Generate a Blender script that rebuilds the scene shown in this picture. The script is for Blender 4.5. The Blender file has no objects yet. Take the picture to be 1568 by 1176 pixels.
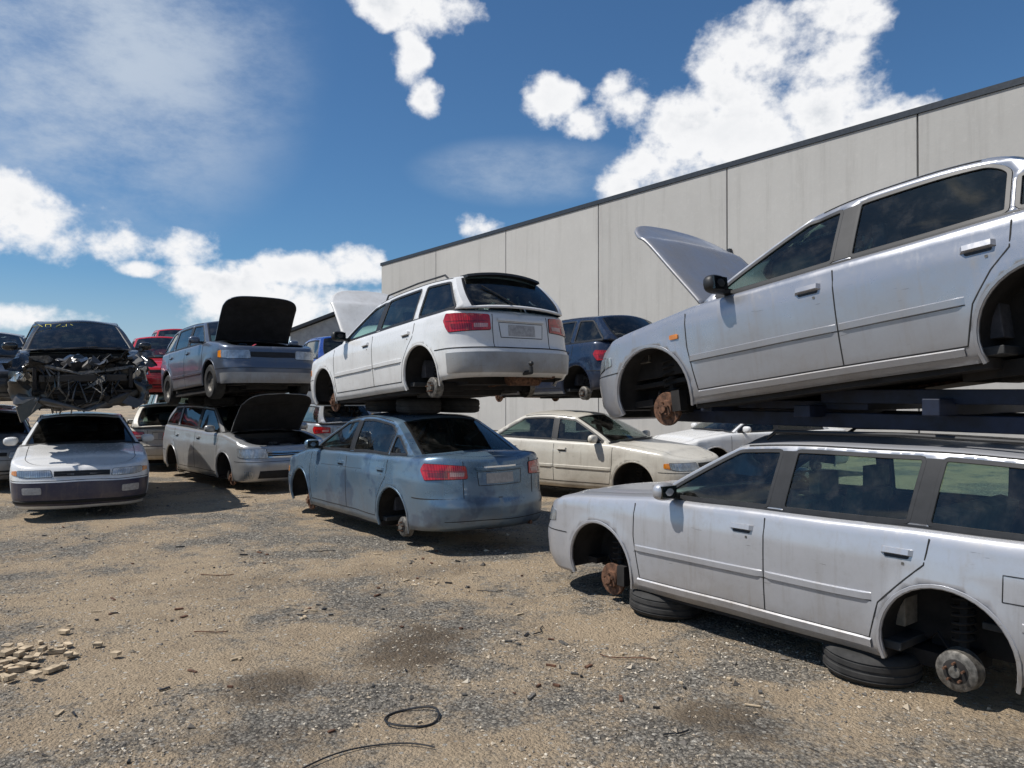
import bpy, bmesh, math, random
import numpy as np
from mathutils import Vector, Matrix
from mathutils import noise as mn
from mathutils.geometry import delaunay_2d_cdt
random.seed(7); np.random.seed(7)
scene=bpy.context.scene
COL=scene.collection
# ------------------------------------------------------------------ materials
MATS={}
def newmat(name):
    m=bpy.data.materials.new(name); m.use_nodes=True
    nt=m.node_tree; nt.nodes.clear()
    return m,nt,nt.nodes,nt.links
def N(nodes,t,**k):
    n=nodes.new(t)
    for a,b in k.items(): setattr(n,a,b)
    return n
def mathn(nodes,links,op,a,b=None,c=None):
    n=nodes.new('ShaderNodeMath'); n.operation=op
    for i,v in enumerate((a,b,c)):
        if v is None: continue
        if isinstance(v,(int,float)): n.inputs[i].default_value=v
        else: links.new(v,n.inputs[i])
    return n.outputs[0]
def mrange(nodes,links,v,a,b,c=0.0,d=1.0,smooth=True):
    n=nodes.new('ShaderNodeMapRange')
    if smooth: n.interpolation_type='SMOOTHSTEP'
    links.new(v,n.inputs['Value'])
    n.inputs['From Min'].default_value=a; n.inputs['From Max'].default_value=b
    n.inputs['To Min'].default_value=c; n.inputs['To Max'].default_value=d
    return n.outputs['Result']
def mixc(nodes,links,f,a,b,bt='MIX'):
    n=nodes.new('ShaderNodeMix'); n.data_type='RGBA'; n.blend_type=bt
    for key,v in ((0,f),(6,a),(7,b)):
        if isinstance(v,(int,float)): n.inputs[key].default_value=v
        elif isinstance(v,tuple): n.inputs[key].default_value=v if len(v)==4 else (*v,1)
        else: links.new(v,n.inputs[key])
    return n.outputs[2]
def noise(nodes,links,vec,scale,detail=4,rough=.55,w=None):
    n=nodes.new('ShaderNodeTexNoise'); n.inputs['Scale'].default_value=scale
    n.inputs['Detail'].default_value=detail; n.inputs['Roughness'].default_value=rough
    if vec is not None: links.new(vec,n.inputs['Vector'])
    return n.outputs['Fac']
def paint(name,col,metal=.0,rough=.28,dust=.25,coat=.5,blotch=None):
    if name in MATS: return MATS[name]
    m,nt,nd,lk=newmat(name)
    tc=N(nd,'ShaderNodeTexCoord'); o=tc.outputs['Object']
    n1=noise(nd,lk,o,1.7,6,.65); n2=noise(nd,lk,o,16,4,.7)
    mp=N(nd,'ShaderNodeMapping'); mp.inputs['Scale'].default_value=(16,16,1.2); lk.new(o,mp.inputs[0]); n4=noise(nd,lk,mp.outputs[0],1.0,4,.6)
    sep=N(nd,'ShaderNodeSeparateXYZ'); lk.new(o,sep.inputs[0])
    low=mrange(nd,lk,sep.outputs[2],.60,.18,0,1.0)
    low=mathn(nd,lk,'MULTIPLY',low,mrange(nd,lk,n1,.3,.65,.35,1.3))
    f1=mrange(nd,lk,n1,.42,.70,0,.7)
    f2=mrange(nd,lk,n2,.48,.75,0,.5)
    f4=mrange(nd,lk,n4,.54,.76,0,.8)
    f=mathn(nd,lk,'ADD',f1,f2); f=mathn(nd,lk,'ADD',f,low); f=mathn(nd,lk,'ADD',f,f4)
    f=mathn(nd,lk,'MULTIPLY',f,dust); f=mathn(nd,lk,'MINIMUM',f,.85)
    base=col
    if blotch:
        nb=noise(nd,lk,o,2.1,4,.6); base=mixc(nd,lk,mrange(nd,lk,nb,.52,.60,0,.75),col,blotch)
    c=mixc(nd,lk,f,base,(.21,.17,.125))
    mp2=N(nd,'ShaderNodeMapping'); mp2.inputs['Scale'].default_value=(3,3,30); mp2.inputs['Rotation'].default_value=(.1,.2,.1); lk.new(o,mp2.inputs[0]); n5=noise(nd,lk,mp2.outputs[0],2.0,3,.6)
    sc=mathn(nd,lk,'MULTIPLY',mrange(nd,lk,n5,.68,.72,0,.5),mrange(nd,lk,n1,.48,.58))
    c=mixc(nd,lk,sc,c,(.09,.08,.075))
    p=N(nd,'ShaderNodeBsdfPrincipled'); lk.new(c,p.inputs['Base Color'])
    p.inputs['Metallic'].default_value=metal
    r=mathn(nd,lk,'MULTIPLY_ADD',f,.6,rough); lk.new(r,p.inputs['Roughness'])
    p.inputs['Coat Weight'].default_value=coat
    cr=mathn(nd,lk,'MULTIPLY_ADD',f,.5,.05); lk.new(cr,p.inputs['Coat Roughness'])
    b=N(nd,'ShaderNodeBump'); b.inputs['Strength'].default_value=.35; b.inputs['Distance'].default_value=.02
    n3=noise(nd,lk,o,2.6,2,.5); lk.new(n3,b.inputs['Height']); lk.new(b.outputs[0],p.inputs['Normal'])
    out=N(nd,'ShaderNodeOutputMaterial'); lk.new(p.outputs[0],out.inputs[0])
    MATS[name]=m; return m
def simple(name,col,rough=.6,metal=0,var=.3,scale=12,bump=0,spec=.5):
    if name in MATS: return MATS[name]
    m,nt,nd,lk=newmat(name)
    tc=N(nd,'ShaderNodeTexCoord'); o=tc.outputs['Object']
    n1=noise(nd,lk,o,scale,4,.6)
    f=mrange(nd,lk,n1,.3,.7,0,1)
    c=mixc(nd,lk,f,tuple(x*(1-var) for x in col),tuple(min(1,x*(1+var)) for x in col))
    p=N(nd,'ShaderNodeBsdfPrincipled'); lk.new(c,p.inputs['Base Color'])
    p.inputs['Metallic'].default_value=metal; p.inputs['Roughness'].default_value=rough
    p.inputs['Specular IOR Level'].default_value=spec
    if bump:
        b=N(nd,'ShaderNodeBump'); b.inputs['Strength'].default_value=bump; b.inputs['Distance'].default_value=.01
        lk.new(n1,b.inputs['Height']); lk.new(b.outputs[0],p.inputs['Normal'])
    out=N(nd,'ShaderNodeOutputMaterial'); lk.new(p.outputs[0],out.inputs[0])
    MATS[name]=m; return m
def glassmat(name,tint=(.50,.60,.56),dirt=.10):
    if name in MATS: return MATS[name]
    m,nt,nd,lk=newmat(name)
    tr=N(nd,'ShaderNodeBsdfTransparent'); tr.inputs[0].default_value=(*tint,1)
    gl=N(nd,'ShaderNodeBsdfGlossy'); gl.inputs['Roughness'].default_value=.02; gl.inputs[0].default_value=(.9,.95,.95,1)
    fr=N(nd,'ShaderNodeFresnel'); fr.inputs[0].default_value=1.5
    f=mathn(nd,lk,'MULTIPLY_ADD',fr.outputs[0],1.0,.01)
    mx=N(nd,'ShaderNodeMixShader'); lk.new(f,mx.inputs[0]); lk.new(tr.outputs[0],mx.inputs[1]); lk.new(gl.outputs[0],mx.inputs[2])
    df=N(nd,'ShaderNodeBsdfDiffuse'); df.inputs[0].default_value=(.30,.28,.25,1)
    tc=N(nd,'ShaderNodeTexCoord'); n1=noise(nd,lk,tc.outputs['Object'],7,5,.7)
    g=mrange(nd,lk,n1,.42,.78,dirt*.15,dirt*1.6)
    m2=N(nd,'ShaderNodeMixShader'); lk.new(g,m2.inputs[0]); lk.new(mx.outputs[0],m2.inputs[1]); lk.new(df.outputs[0],m2.inputs[2])
    out=N(nd,'ShaderNodeOutputMaterial'); lk.new(m2.outputs[0],out.inputs[0])
    MATS[name]=m; return m
def lens(name,col,rough=.12,metal=0,wave=60):
    if name in MATS: return MATS[name]
    m,nt,nd,lk=newmat(name)
    tc=N(nd,'ShaderNodeTexCoord')
    w=N(nd,'ShaderNodeTexWave'); w.bands_direction='Y'; w.inputs['Scale'].default_value=wave*.25; lk.new(tc.outputs['Object'],w.inputs[0])
    n1=noise(nd,lk,tc.outputs['Object'],9,3)
    f=mrange(nd,lk,n1,.35,.65,0,1)
    c=mixc(nd,lk,f,tuple(x*.6 for x in col),col)
    p=N(nd,'ShaderNodeBsdfPrincipled'); lk.new(c,p.inputs['Base Color'])
    p.inputs['Roughness'].default_value=rough; p.inputs['Metallic'].default_value=metal
    p.inputs['Coat Weight'].default_value=1; p.inputs['Coat Roughness'].default_value=.04
    b=N(nd,'ShaderNodeBump'); b.inputs['Strength'].default_value=.5; b.inputs['Distance'].default_value=.006
    lk.new(w.outputs['Fac'],b.inputs['Height']); lk.new(b.outputs[0],p.inputs['Normal'])
    out=N(nd,'ShaderNodeOutputMaterial'); lk.new(p.outputs[0],out.inputs[0])
    MATS[name]=m; return m
BLK=simple('black_plastic',(.014,.014,.015),.5)
RUB=simple('tyre_rubber',(.028,.027,.026),.85,0,.4,8,.3)
INN=simple('inner_shell',(.04,.04,.04),.8)
DARKU=simple('dark_underside',(.010,.010,.011),.85,0,.5,5)
GAP=simple('panel_gap',(.010,.010,.010),.8)
SEAT=simple('seat_cloth',(.07,.07,.08),.9,0,.35)
SEATB=simple('seat_cloth_beige',(.22,.19,.15),.9,0,.35)
RUST=simple('rusty_steel',(.12,.06,.035),.8,.2,.6,25,.4)
STEEL=simple('worn_steel',(.15,.14,.125),.6,.5,.5,30,.2)
GRIME=simple('underbody_grime',(.018,.016,.015),.85,.1,.5,6,.5)
RED=lens('red_lens',(.50,.010,.010))
REDD=lens('dark_red_lens',(.22,.006,.008))
ORG=lens('orange_lens',(.8,.26,.02))
CLR=lens('headlight_lens',(.50,.52,.53),.12,.6)
WLENS=lens('clear_pink_lens',(.55,.30,.28),.15,.1)
CHR=simple('chrome',(.7,.7,.7),.12,1,.05)
PLATE=simple('number_plate_blank',(.36,.35,.34),.5,0,.2,30)
GLASS=glassmat('tinted_glass',(.38,.46,.44),.06); GLASSD=glassmat('dark_glass',(.12,.15,.15),.04); GLASSG=glassmat('green_glass',(.58,.74,.70),.05)
NAVY=paint('navy_bumper_paint',(.008,.014,.055),.1,.35,.22)
# ------------------------------------------------------------------ mesh builder
class MB:
    def __init__(s): s.v=[]; s.f=[]; s.m=[]; s.mats=[]; s.n=0
    def mi(s,mat):
        if mat not in s.mats: s.mats.append(mat)
        return s.mats.index(mat)
    def add(s,V,F,mat,mirror=False):
        V=np.asarray(V,float); b=s.n; i=s.mi(mat)
        s.v.extend(V.tolist()); s.n+=len(V)
        for f in F: s.f.append([b+k for k in f]); s.m.append(i)
        if mirror:
            V2=V.copy(); V2[:,1]*=-1
            s.add(V2,[list(f)[::-1] for f in F],mat)
    def box(s,c,d,mat,rot=None):
        c=Vector(c); R=rot.to_matrix() if rot is not None else None
        V=[]
        for sx in(-1,1):
            for sy in(-1,1):
                for sz in(-1,1):
                    p=Vector((sx*d[0]/2,sy*d[1]/2,sz*d[2]/2))
                    if R: p=R@p
                    V.append(tuple(p+c))
        s.add(V,[(0,1,3,2),(4,6,7,5),(0,4,5,1),(2,3,7,6),(0,2,6,4),(1,5,7,3)],mat)
    def tube(s,pts,r,mat,n=8,closed=False):
        pts=[Vector(p) for p in pts]; V=[];F=[]; L=len(pts); up=Vector((0,0,1))
        for i,p in enumerate(pts):
            a=pts[(i-1)%L] if (i>0 or closed) else p; b=pts[(i+1)%L] if (i<L-1 or closed) else p
            t=(b-a).normalized(); u=t.cross(up)
            if u.length<.05: u=t.cross(Vector((1,0,0)))
            u.normalize(); w=u.cross(t)
            for k in range(n):
                an=2*math.pi*k/n; V.append(tuple(p+r*(math.cos(an)*u+math.sin(an)*w)))
        for i in range(L if closed else L-1):
            j=(i+1)%L
            for k in range(n):
                F.append((i*n+k,i*n+(k+1)%n,j*n+(k+1)%n,j*n+k))
        if not closed: F.append(list(range(n))[::-1]); F.append([(L-1)*n+k for k in range(n)])
        s.add(V,F,mat)
    def lathe(s,prof,c,axis,mat,n=28,a0=0,a1=2*math.pi):
        ax=Vector(axis).normalized()
        if abs(ax.y)>.9: u=Vector((1,0,0)); w=Vector((0,0,1))
        else: u=ax.orthogonal().normalized(); w=ax.cross(u)
        c=Vector(c); V=[];F=[]; full=abs(a1-a0-2*math.pi)<1e-6
        m=n if full else n+1
        for k in range(m):
            an=a0+(a1-a0)*k/n
            for r,h in prof: V.append(tuple(c+ax*h+r*(math.cos(an)*u+math.sin(an)*w)))
        P=len(prof)
        for k in range(n):
            k2=(k+1)%m
            for i in range(P-1): F.append((k*P+i,k2*P+i,k2*P+i+1,k*P+i+1))
        s.add(V,F,mat)
    def ball(s,c,r,mat,e=1.0,n=18,m=12):
        V=[];F=[]
        def pw(x): return math.copysign(abs(x)**e,x)
        for j in range(m+1):
            ph=-math.pi/2+math.pi*j/m
            for i in range(n):
                th=2*math.pi*i/n
                V.append((c[0]+r[0]*pw(math.cos(ph))*pw(math.cos(th)),c[1]+r[1]*pw(math.cos(ph))*pw(math.sin(th)),c[2]+r[2]*pw(math.sin(ph))))
        for j in range(m):
            for i in range(n): F.append((j*n+i,j*n+(i+1)%n,(j+1)*n+(i+1)%n,(j+1)*n+i))
        s.add(V,F,mat)
    def obj(s,name,parent=None,smooth=True,merge=True,angle=38,bevel=0):
        me=bpy.data.meshes.new(name); me.from_pydata(s.v,[],s.f)
        for m in s.mats: me.materials.append(m)
        me.polygons.foreach_set('material_index',s.m); me.update()
        if merge:
            bm=bmesh.new(); bm.from_mesh(me); bmesh.ops.remove_doubles(bm,verts=bm.verts,dist=.0004)
            bmesh.ops.dissolve_degenerate(bm,dist=.0002,edges=bm.edges)
            bm.to_mesh(me); bm.free()
        if smooth:
            me.shade_smooth(); me.set_sharp_from_angle(angle=math.radians(angle))
        o=bpy.data.objects.new(name,me); COL.objects.link(o)
        if parent: o.parent=parent
        if bevel:
            b=o.modifiers.new('bev','BEVEL'); b.width=bevel; b.segments=2; b.limit_method='ANGLE'
        return o
# ------------------------------------------------------------------ 2D helpers
def inpoly(P,poly):
    x=P[:,0];y=P[:,1]; ins=np.zeros(len(P),bool); q=np.asarray(poly); n=len(q)
    for i in range(n):
        x1,y1=q[i];x2,y2=q[(i+1)%n]
        if y1==y2: continue
        c=((y1>y)!=(y2>y))&(x<(x2-x1)*(y-y1)/(y2-y1)+x1); ins^=c
    return ins
def edist(P,poly):
    q=np.asarray(poly); d=np.full(len(P),9.)
    for i in range(len(q)):
        a=q[i];b=q[(i+1)%len(q)]; ab=b-a; L=ab@ab
        if L<1e-12: continue
        t=np.clip(((P-a)@ab)/L,0,1); d=np.minimum(d,np.linalg.norm(P-(a+t[:,None]*ab),axis=1))
    return d
def resamp(pts,step,closed=False):
    out=[]; n=len(pts)
    for i in range(n if closed else n-1):
        a=np.array(pts[i],float);b=np.array(pts[(i+1)%n],float); k=max(1,int(math.ceil(np.linalg.norm(b-a)/step)))
        for j in range(k): out.append(a+(b-a)*j/k)
    if not closed: out.append(np.array(pts[-1],float))
    return out
def rounded(poly,r,k=4):
    out=[];n=len(poly)
    for i in range(n):
        p=np.array(poly[i],float);a=np.array(poly[i-1],float);b=np.array(poly[(i+1)%n],float)
        la=np.linalg.norm(a-p);lb=np.linalg.norm(b-p)
        if la<1e-6 or lb<1e-6: continue
        ra=min(r,la*.45);rb=min(r,lb*.45); s=p+(a-p)/la*ra;e=p+(b-p)/lb*rb
        for j in range(k+1):
            t=j/k; out.append((1-t)**2*s+2*t*(1-t)*p+t*t*e)
    return out
def cdt(outer,holes,step,extra=None):
    outer=[np.array(p,float) for p in outer]; pts=list(outer); edges=[(i,(i+1)%len(outer)) for i in range(len(outer))]
    for h in holes:
        b=len(pts); pts+= [np.array(p,float) for p in h]; edges+=[(b+i,b+(i+1)%len(h)) for i in range(len(h))]
    o=np.array(outer); mn_=o.min(0);mx=o.max(0)
    gx=np.arange(mn_[0]+step*.5,mx[0],step);gy=np.arange(mn_[1]+step*.5,mx[1],step*.9)
    if len(gx) and len(gy):
        G=np.array([(x+(.5*step if j%2 else 0),y) for j,y in enumerate(gy) for x in gx])
        k=inpoly(G,outer)
        G=G[k]; 
        if len(G):
            k=edist(G,outer)>step*.45
            for h in holes: k&=~inpoly(G,h)&(edist(G,h)>step*.45)
            if extra is not None and len(extra):
                ex=np.array(extra)
                for i in range(0,len(ex),1):
                    k&=~((np.abs(G[:,0]-ex[i,0])<step*.5)&(np.abs(G[:,1]-ex[i,1])<step*.3))
            pts+=list(G[k])
    if extra is not None and len(extra):
        ex=np.array(extra); k=inpoly(ex,outer)&(edist(ex,outer)>.0015)
        for h in holes: k&=~inpoly(ex,h)&(edist(ex,h)>.008)
        pts+=list(ex[k])
    r=delaunay_2d_cdt([Vector((float(p[0]),float(p[1]))) for p in pts],edges,[],0,1e-6)
    V=np.array([(v.x,v.y) for v in r[0]]); F=[list(f) for f in r[2]]
    C=np.array([V[f].mean(0) for f in F]); k=inpoly(C,outer)
    for h in holes: k&=~inpoly(C,h)
    out=[]
    for f,ok in zip(F,k):
        if not ok: continue
        a,b,c=V[f[0]],V[f[1]],V[f[2]]
        ar=(b[0]-a[0])*(c[1]-a[1])-(b[1]-a[1])*(c[0]-a[0])
        if abs(ar)<1e-8: continue
        out.append(f if ar>0 else f[::-1])
    return V,out
class Surf:
    def __init__(s,fn,sign): s.fn=fn; s.sign=sign
    def P(s,A): A=np.asarray(A,float); return s.fn(A[:,0],A[:,1])
    def Nn(s,A):
        A=np.asarray(A,float); e=.004
        dx=s.fn(A[:,0]+e,A[:,1])-s.fn(A[:,0]-e,A[:,1]); dz=s.fn(A[:,0],A[:,1]+e)-s.fn(A[:,0],A[:,1]-e)
        n=np.cross(dx,dz)*s.sign; l=np.linalg.norm(n,axis=1); l[l<1e-9]=1
        return n/l[:,None]
def patch(mb,S,poly,off,mat,step=.05,mirror=True,edge=None,r=0):
    if r: poly=rounded(poly,r)
    V,F=cdt(resamp(poly,step,True),[],step)
    P=S.P(V)+S.Nn(V)*off
    if S.sign<0: F=[f[::-1] for f in F]
    mb.add(P,F,mat,mirror)
    if off>.005:
        q=np.array(resamp(poly,step,True)); a=S.P(q)+S.Nn(q)*off; b=S.P(q)-S.Nn(q)*.002; n=len(q)
        mb.add(np.vstack([a,b]),[(i,(i+1)%n,n+(i+1)%n,n+i) for i in range(n)],mat,mirror)
def ribbon(mb,S,pts,w,h,mat,closed=False,mirror=True,taper=False,step=.04):
    q=np.array(resamp(pts,step,closed)); n=len(q)
    if closed: t=np.roll(q,-1,0)-np.roll(q,1,0)
    else: t=np.gradient(q,axis=0)
    t/=np.maximum(np.linalg.norm(t,axis=1),1e-9)[:,None]; p=np.stack([-t[:,1],t[:,0]],1)
    rows=[]; base=S.Nn(q)
    for a,hh in((-.5,.0006),(-.38,h),(.38,h),(.5,.0006)):
        H=np.full(n,hh)
        if taper: H[0]=H[-1]=.0005
        d=q+p*w*a; rows.append(S.P(d)+base*H[:,None])
    V=np.concatenate(rows); F=[]
    for k in range(3):
        for i in range(n if closed else n-1):
            j=(i+1)%n; F.append((k*n+i,k*n+j,(k+1)*n+j,(k+1)*n+i))
    if S.sign<0: F=[f[::-1] for f in F]
    mb.add(V,F,mat,mirror)
def ss(x): x=np.clip(x,0,1); return x*x*(3-2*x)
# ------------------------------------------------------------------ car
DEF=dict(W=1.7,H=1.42,wb=2.6,foh=.85,roh=.95,znose=.72,zcowl=.92,zb0=.93,zb1=.97,zdk=.97,zend=.94,
 xcowl=.85,xAt=.05,xCt=-.95,xCb=-1.55,YR=.57,pill=[(-.2,.09,-.03)],mA=.07,mC=.13,Ra=.35,wz=.315,zsill=.20,zfb=.19,zrb=.26,
 af=.52,nf=2.9,ar=.42,nr=3.0,hood=0,droop=.11,glass=None,rearglass=(.06,.90),rw=.88,vb=.05,vt=.85,seat=None,blackpillar=True,
 mould=True,doors=None,tyres=False,handle=None,bowR=.10,roofarch=.035,underhood=None,mirror=None,fhole=None,crumple=0,dent=.004,roofdent=0)
def table_smooth(xs,zs,win):
    g=np.linspace(xs[0],xs[-1],500); z=np.interp(g,xs,zs); k=max(1,int(win/(g[1]-g[0])))
    zp=np.pad(z,(k,k),mode='edge'); ker=np.ones(2*k+1)/(2*k+1); return g,np.convolve(zp,ker,'valid')
SEED=[0]
def build_car(name,loc,yaw,pitch=0,roll=0,color=None,extra=None,**kw):
    c=dict(DEF); c.update(kw); SEED[0]+=1; seed=SEED[0]
    class C: pass
    k=C(); k.__dict__.update(c); k.paint=color
    hw=k.W/2; xF=k.wb/2+k.foh; xR=-(k.wb/2+k.roh); k.xF=xF;k.xR=xR;k.hw=hw
    th=np.linspace(0,math.pi/2,300)
    fx=xF-k.af+k.af*np.cos(th)**(2/k.nf); fy=hw*np.sin(th)**(2/k.nf)
    rx=xR+k.ar-k.ar*np.cos(th)**(2/k.nr); ry=hw*np.sin(th)**(2/k.nr)
    mxs=np.linspace(xF-k.af,xR+k.ar,80)[1:-1]
    px=np.concatenate([fx,mxs,rx[::-1]]); py=np.concatenate([fy,np.full(78,hw),ry[::-1]])
    py=py*(1-.05*np.abs(px/xF)**3.0)
    sl=np.concatenate([[0],np.cumsum(np.hypot(np.diff(px),np.diff(py)))]); ST=sl[-1]; k.ST=ST
    s_u=np.linspace(0,ST,900); px=np.interp(s_u,sl,px); py=np.interp(s_u,sl,py)
    tx=np.gradient(px,s_u);ty=np.gradient(py,s_u); tl=np.hypot(tx,ty);tx/=tl;ty/=tl
    tx[0]=0;ty[0]=1;tx[-1]=0;ty[-1]=-1
    planx=lambda s:np.interp(s,s_u,px)
    s_x=lambda x:np.interp(-np.asarray(x,float),-px,s_u)
    k.sx=s_x
    xs=[xR,xR+.10,k.xCb,(k.xCb+k.xcowl)/2,k.xcowl,k.xcowl+.12,xF-.55,xF-.2,xF]
    zc=k.zcowl; zs=[k.zend,k.zdk,k.zb1,(k.zb0+k.zb1)/2,k.zb0,zc,k.znose+(zc-k.znose)*.58,k.znose+(zc-k.znose)*.25,k.znose]
    gx,gz=table_smooth(xs,zs,.10)
    ztop=lambda x:np.interp(x,gx,gz)
    k.ztop=ztop
    fz=[.15,.22,.30,.42,.52,.555,.62,k.znose,1.2]; fd=[-.12,-.05,-.012,0,0,-.03,-.04,-.085,-.3]
    rz=[.2,.27,.33,.45,.55,.585,.7,.9,1.1]; rd=[-.12,-.05,-.01,0,0,-.035,-.045,-.06,-.10]
    yz=[.12,.2,.3,.45,.56,.68,.80,.83,1.0,1.15]; yd=[.92,.945,.975,.99,.998,1.0,.995,.983,.955,.92]
    sc=1.1 if k.H>1.58 else 1
    def body(s,z):
        s=np.clip(np.asarray(s,float),0,ST); z=np.asarray(z,float)
        x0=planx(s); y0=np.interp(s,s_u,py); nx=np.interp(s,s_u,ty); ny=-np.interp(s,s_u,tx)
        wf=ss((x0-(xF-k.af))/(k.af*.55)); wr=ss(((xR+k.ar)-x0)/(k.ar*.6))
        zt=ztop(x0); R=.05
        x=x0+wf*np.interp(z/sc,fz,fd)-wr*np.interp(z/sc,rz,rd)
        y=y0*np.interp(z/sc,yz,yd)
        r=np.clip(zt-z,0,R); ins=R-np.sqrt(np.maximum(R*R-(R-r)**2,0))
        x=x-nx*ins; y=y-ny*ins
        for xw in(k.wb/2,-k.wb/2):
            d=np.hypot(x0-xw,z-k.wz); b=.014*np.exp(-((d-k.Ra-.02)/.05)**2)*np.abs(ny)
            y=y+b
        y=np.maximum(y,0)*np.where(s<=1e-6,0,1)*np.where(s>=ST-1e-6,0,1)
        return np.stack([x,y,z],-1)
    B=Surf(body,1); k.B=B
    hl=(k.xAt-k.xCt)/2; xm=(k.xAt+k.xCt)/2; crown=.055
    def zr(x):
        t=np.clip((x-xm)/hl,-1,1); return k.H-crown-k.roofarch*np.abs(t)**2.2
    def yr(x):
        t=np.clip((x-xm)/hl,-1,1); return k.YR*(1-.05*np.abs(t)**3)
    HG=k.H-k.zb0-crown; k.HG=HG
    def gh(x,w):
        x=np.asarray(x,float); v=np.asarray(w,float)/HG; zt=ztop(x); zR=zr(x)
        T=body(s_x(x),zt); yb=T[...,1]; 
        vv=np.clip(v,0,1); y=yb+(yr(x)+.028-yb)*vv**1.12
        hh=(zR-zt); r=np.clip((1-v)*hh,0,.05); R=.05; ins=(R-np.sqrt(np.maximum(R*R-(R-r)**2,0)))*.56
        y=y-ins
        return np.stack([x,y,zt+hh*v],-1)
    G=Surf(gh,-1); k.G=G
    x0=lambda v:k.xcowl+(k.xAt-k.xcowl)*np.asarray(v,float)**1.14
    x1=lambda v:k.xCb+(k.xCt-k.xCb)*np.asarray(v,float)**1.16
    k.x0=x0;k.x1=x1
    mb=MB(); gl=MB(); tr=MB(); intr=MB(); rg=MB(); hood=MB()
    P=color; mb.mi(P)
    st=np.unique(np.concatenate([np.linspace(0,ST,int(ST/.045)),s_x([k.xcowl,k.xCb])])); 
    zbot=lambda x:np.interp(x,[xR,xR+.35,-k.wb/2-.2,-k.wb/2+.2,k.wb/2-.2,k.wb/2+.2,xF],[k.zrb,k.zrb-.01,k.zrb-.02,k.zsill,k.zsill,k.zfb,k.zfb])
    def arc(xw):
        sw=float(s_x(xw)); a0=math.asin(max(-1,min(1,(k.zsill-k.wz)/k.Ra))); out=[]
        for i in range(25):
            a=math.pi-a0-(math.pi-2*a0)*i/24; out.append((sw+k.Ra*math.cos(a),k.wz+k.Ra*math.sin(a)))
        return out
    af_=arc(k.wb/2); ar_=arc(-k.wb/2)
    def seg(sa,sb): 
        q=np.linspace(sa,sb,max(2,int((sb-sa)/.05)))
        return [(s,float(zbot(planx(s)))) for s in q]
    bot=seg(0,af_[0][0])[:-1]+af_+seg(af_[-1][0],ar_[0][0])[1:-1]+ar_+seg(ar_[-1][0],ST)[1:]
    top=[(s,float(ztop(planx(s)))) for s in st[::-1]]
    zl=bot[-1][1]; left=[(ST,z) for z in np.linspace(zl,top[0][1],10)[1:-1]]
    zf=bot[0][1]; right=[(0,z) for z in np.linspace(top[-1][1],zf,10)[1:-1]]
    outer=bot+left+top+right
    ext=[(s,float(ztop(planx(s)))-d) for s in st[1:-1] for d in(.004,.014,.03)]
    holes=[]
    if k.fhole: holes=[resamp(k.fhole,.05,True)]
    V,F=cdt(outer,holes,.05,ext)
    mb.add(B.P(V),F,P,True)
    for a in (af_,ar_):
        sw=(a[0][0]+a[-1][0])/2
        q=[(sw+(p[0]-sw)*1.045,k.wz+(p[1]-k.wz)*1.045) for p in a]
        ribbon(tr,B,q,.022,.006,P)
    def deck(sts,front):
        T=body(sts,ztop(planx(sts))); qs=[0,.12,.25,.4,.55,.7,.8,.86,.93,1.0]; rows=[]
        for t in T:
            if front: cr=.045*float(ss((xF-.05-t[0])/.5))
            else: cr=.03*float(ss((t[0]-xR-.02)/.25))
            rows.append([(t[0],t[1]*q,t[2]+cr*(1-q*q)+(0.010*math.exp(-((q-.70)/.06)**2)*float(ss((xF-.15-t[0])/.4)) if front else 0)) for q in qs])
        return np.array(rows),qs
    hf=st[st<=float(s_x(k.xcowl-.1))]; D,qs=deck(hf,True)
    ih=7
    icow=int(np.sum(D[:,0,0]>k.xcowl+.06))
    def grid(mbx,A,mat,flip=False):
        n,m=A.shape[:2]; Fq=[]
        for i in range(n-1):
            for j in range(m-1):
                f=(i*m+j,(i+1)*m+j,(i+1)*m+j+1,i*m+j+1); Fq.append(f if flip else f[::-1])
        mbx.add(A.reshape(-1,3),Fq,mat,True)
    if k.hood>=0: grid(mb,D[:,ih:],P)
    else: grid(mb,D[14:,ih:],P)
    grid(mb,D[icow-1:,:ih+1],P)
    hinge=np.array([D[icow-1,0,0],0,D[icow-1,0,2]])
    if k.hood>0: grid(hood,D[:icow,:ih+1]-hinge,P)
    elif k.hood==0:
        grid(mb,D[:icow,:ih+1],P)
        L=D[2:icow,ih]; 
        for sg in(1,-1):
            q=L.copy(); q[:,1]*=sg; a=q.copy();b=q.copy(); a[:,1]-=.0035;b[:,1]+=.0035; a[:,2]+=.0035;b[:,2]+=.0035
            n=len(q); tr.add(np.vstack([a,b]),[(i,i+1,n+i+1,n+i) for i in range(n-1)],GAP)
    rs=st[st>=float(s_x(k.xCb+.1))]; D2,_=deck(rs,False); grid(mb,D2,P)
    if k.xCb-xR>.4:
        i0=int(np.sum(D2[:,0,0]>k.xCb-.12)); L=D2[i0:-2,7]
        for sg in(1,-1):
            q=L.copy(); q[:,1]*=sg; a=q.copy();b=q.copy(); a[:,1]-=.0035;b[:,1]+=.0035; a[:,2]+=.003;b[:,2]+=.003
            n=len(q); tr.add(np.vstack([a,b]),[(i,i+1,n+i+1,n+i) for i in range(n-1)],GAP)
    vl=np.array([0,.05,.12,.25,.38,.5,.62,.74,.84,.93,.97,1.0])
    bx=[float(planx(s)) for s in st if k.xCb+1e-4<planx(s)<k.xcowl-1e-4]
    botg=[(x,0.) for x in sorted(bx)]
    botg=[(k.xCb,0.)]+botg+[(k.xcowl,0.)]
    A_=[(float(x0(v)),v*HG) for v in vl[1:]]
    tx_=np.linspace(k.xAt,k.xCt,int((k.xAt-k.xCt)/.07)+2); Tg=[(x,HG) for x in tx_[1:]]
    Cc=[(float(x1(v)),v*HG) for v in vl[::-1][1:-1]]
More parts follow.
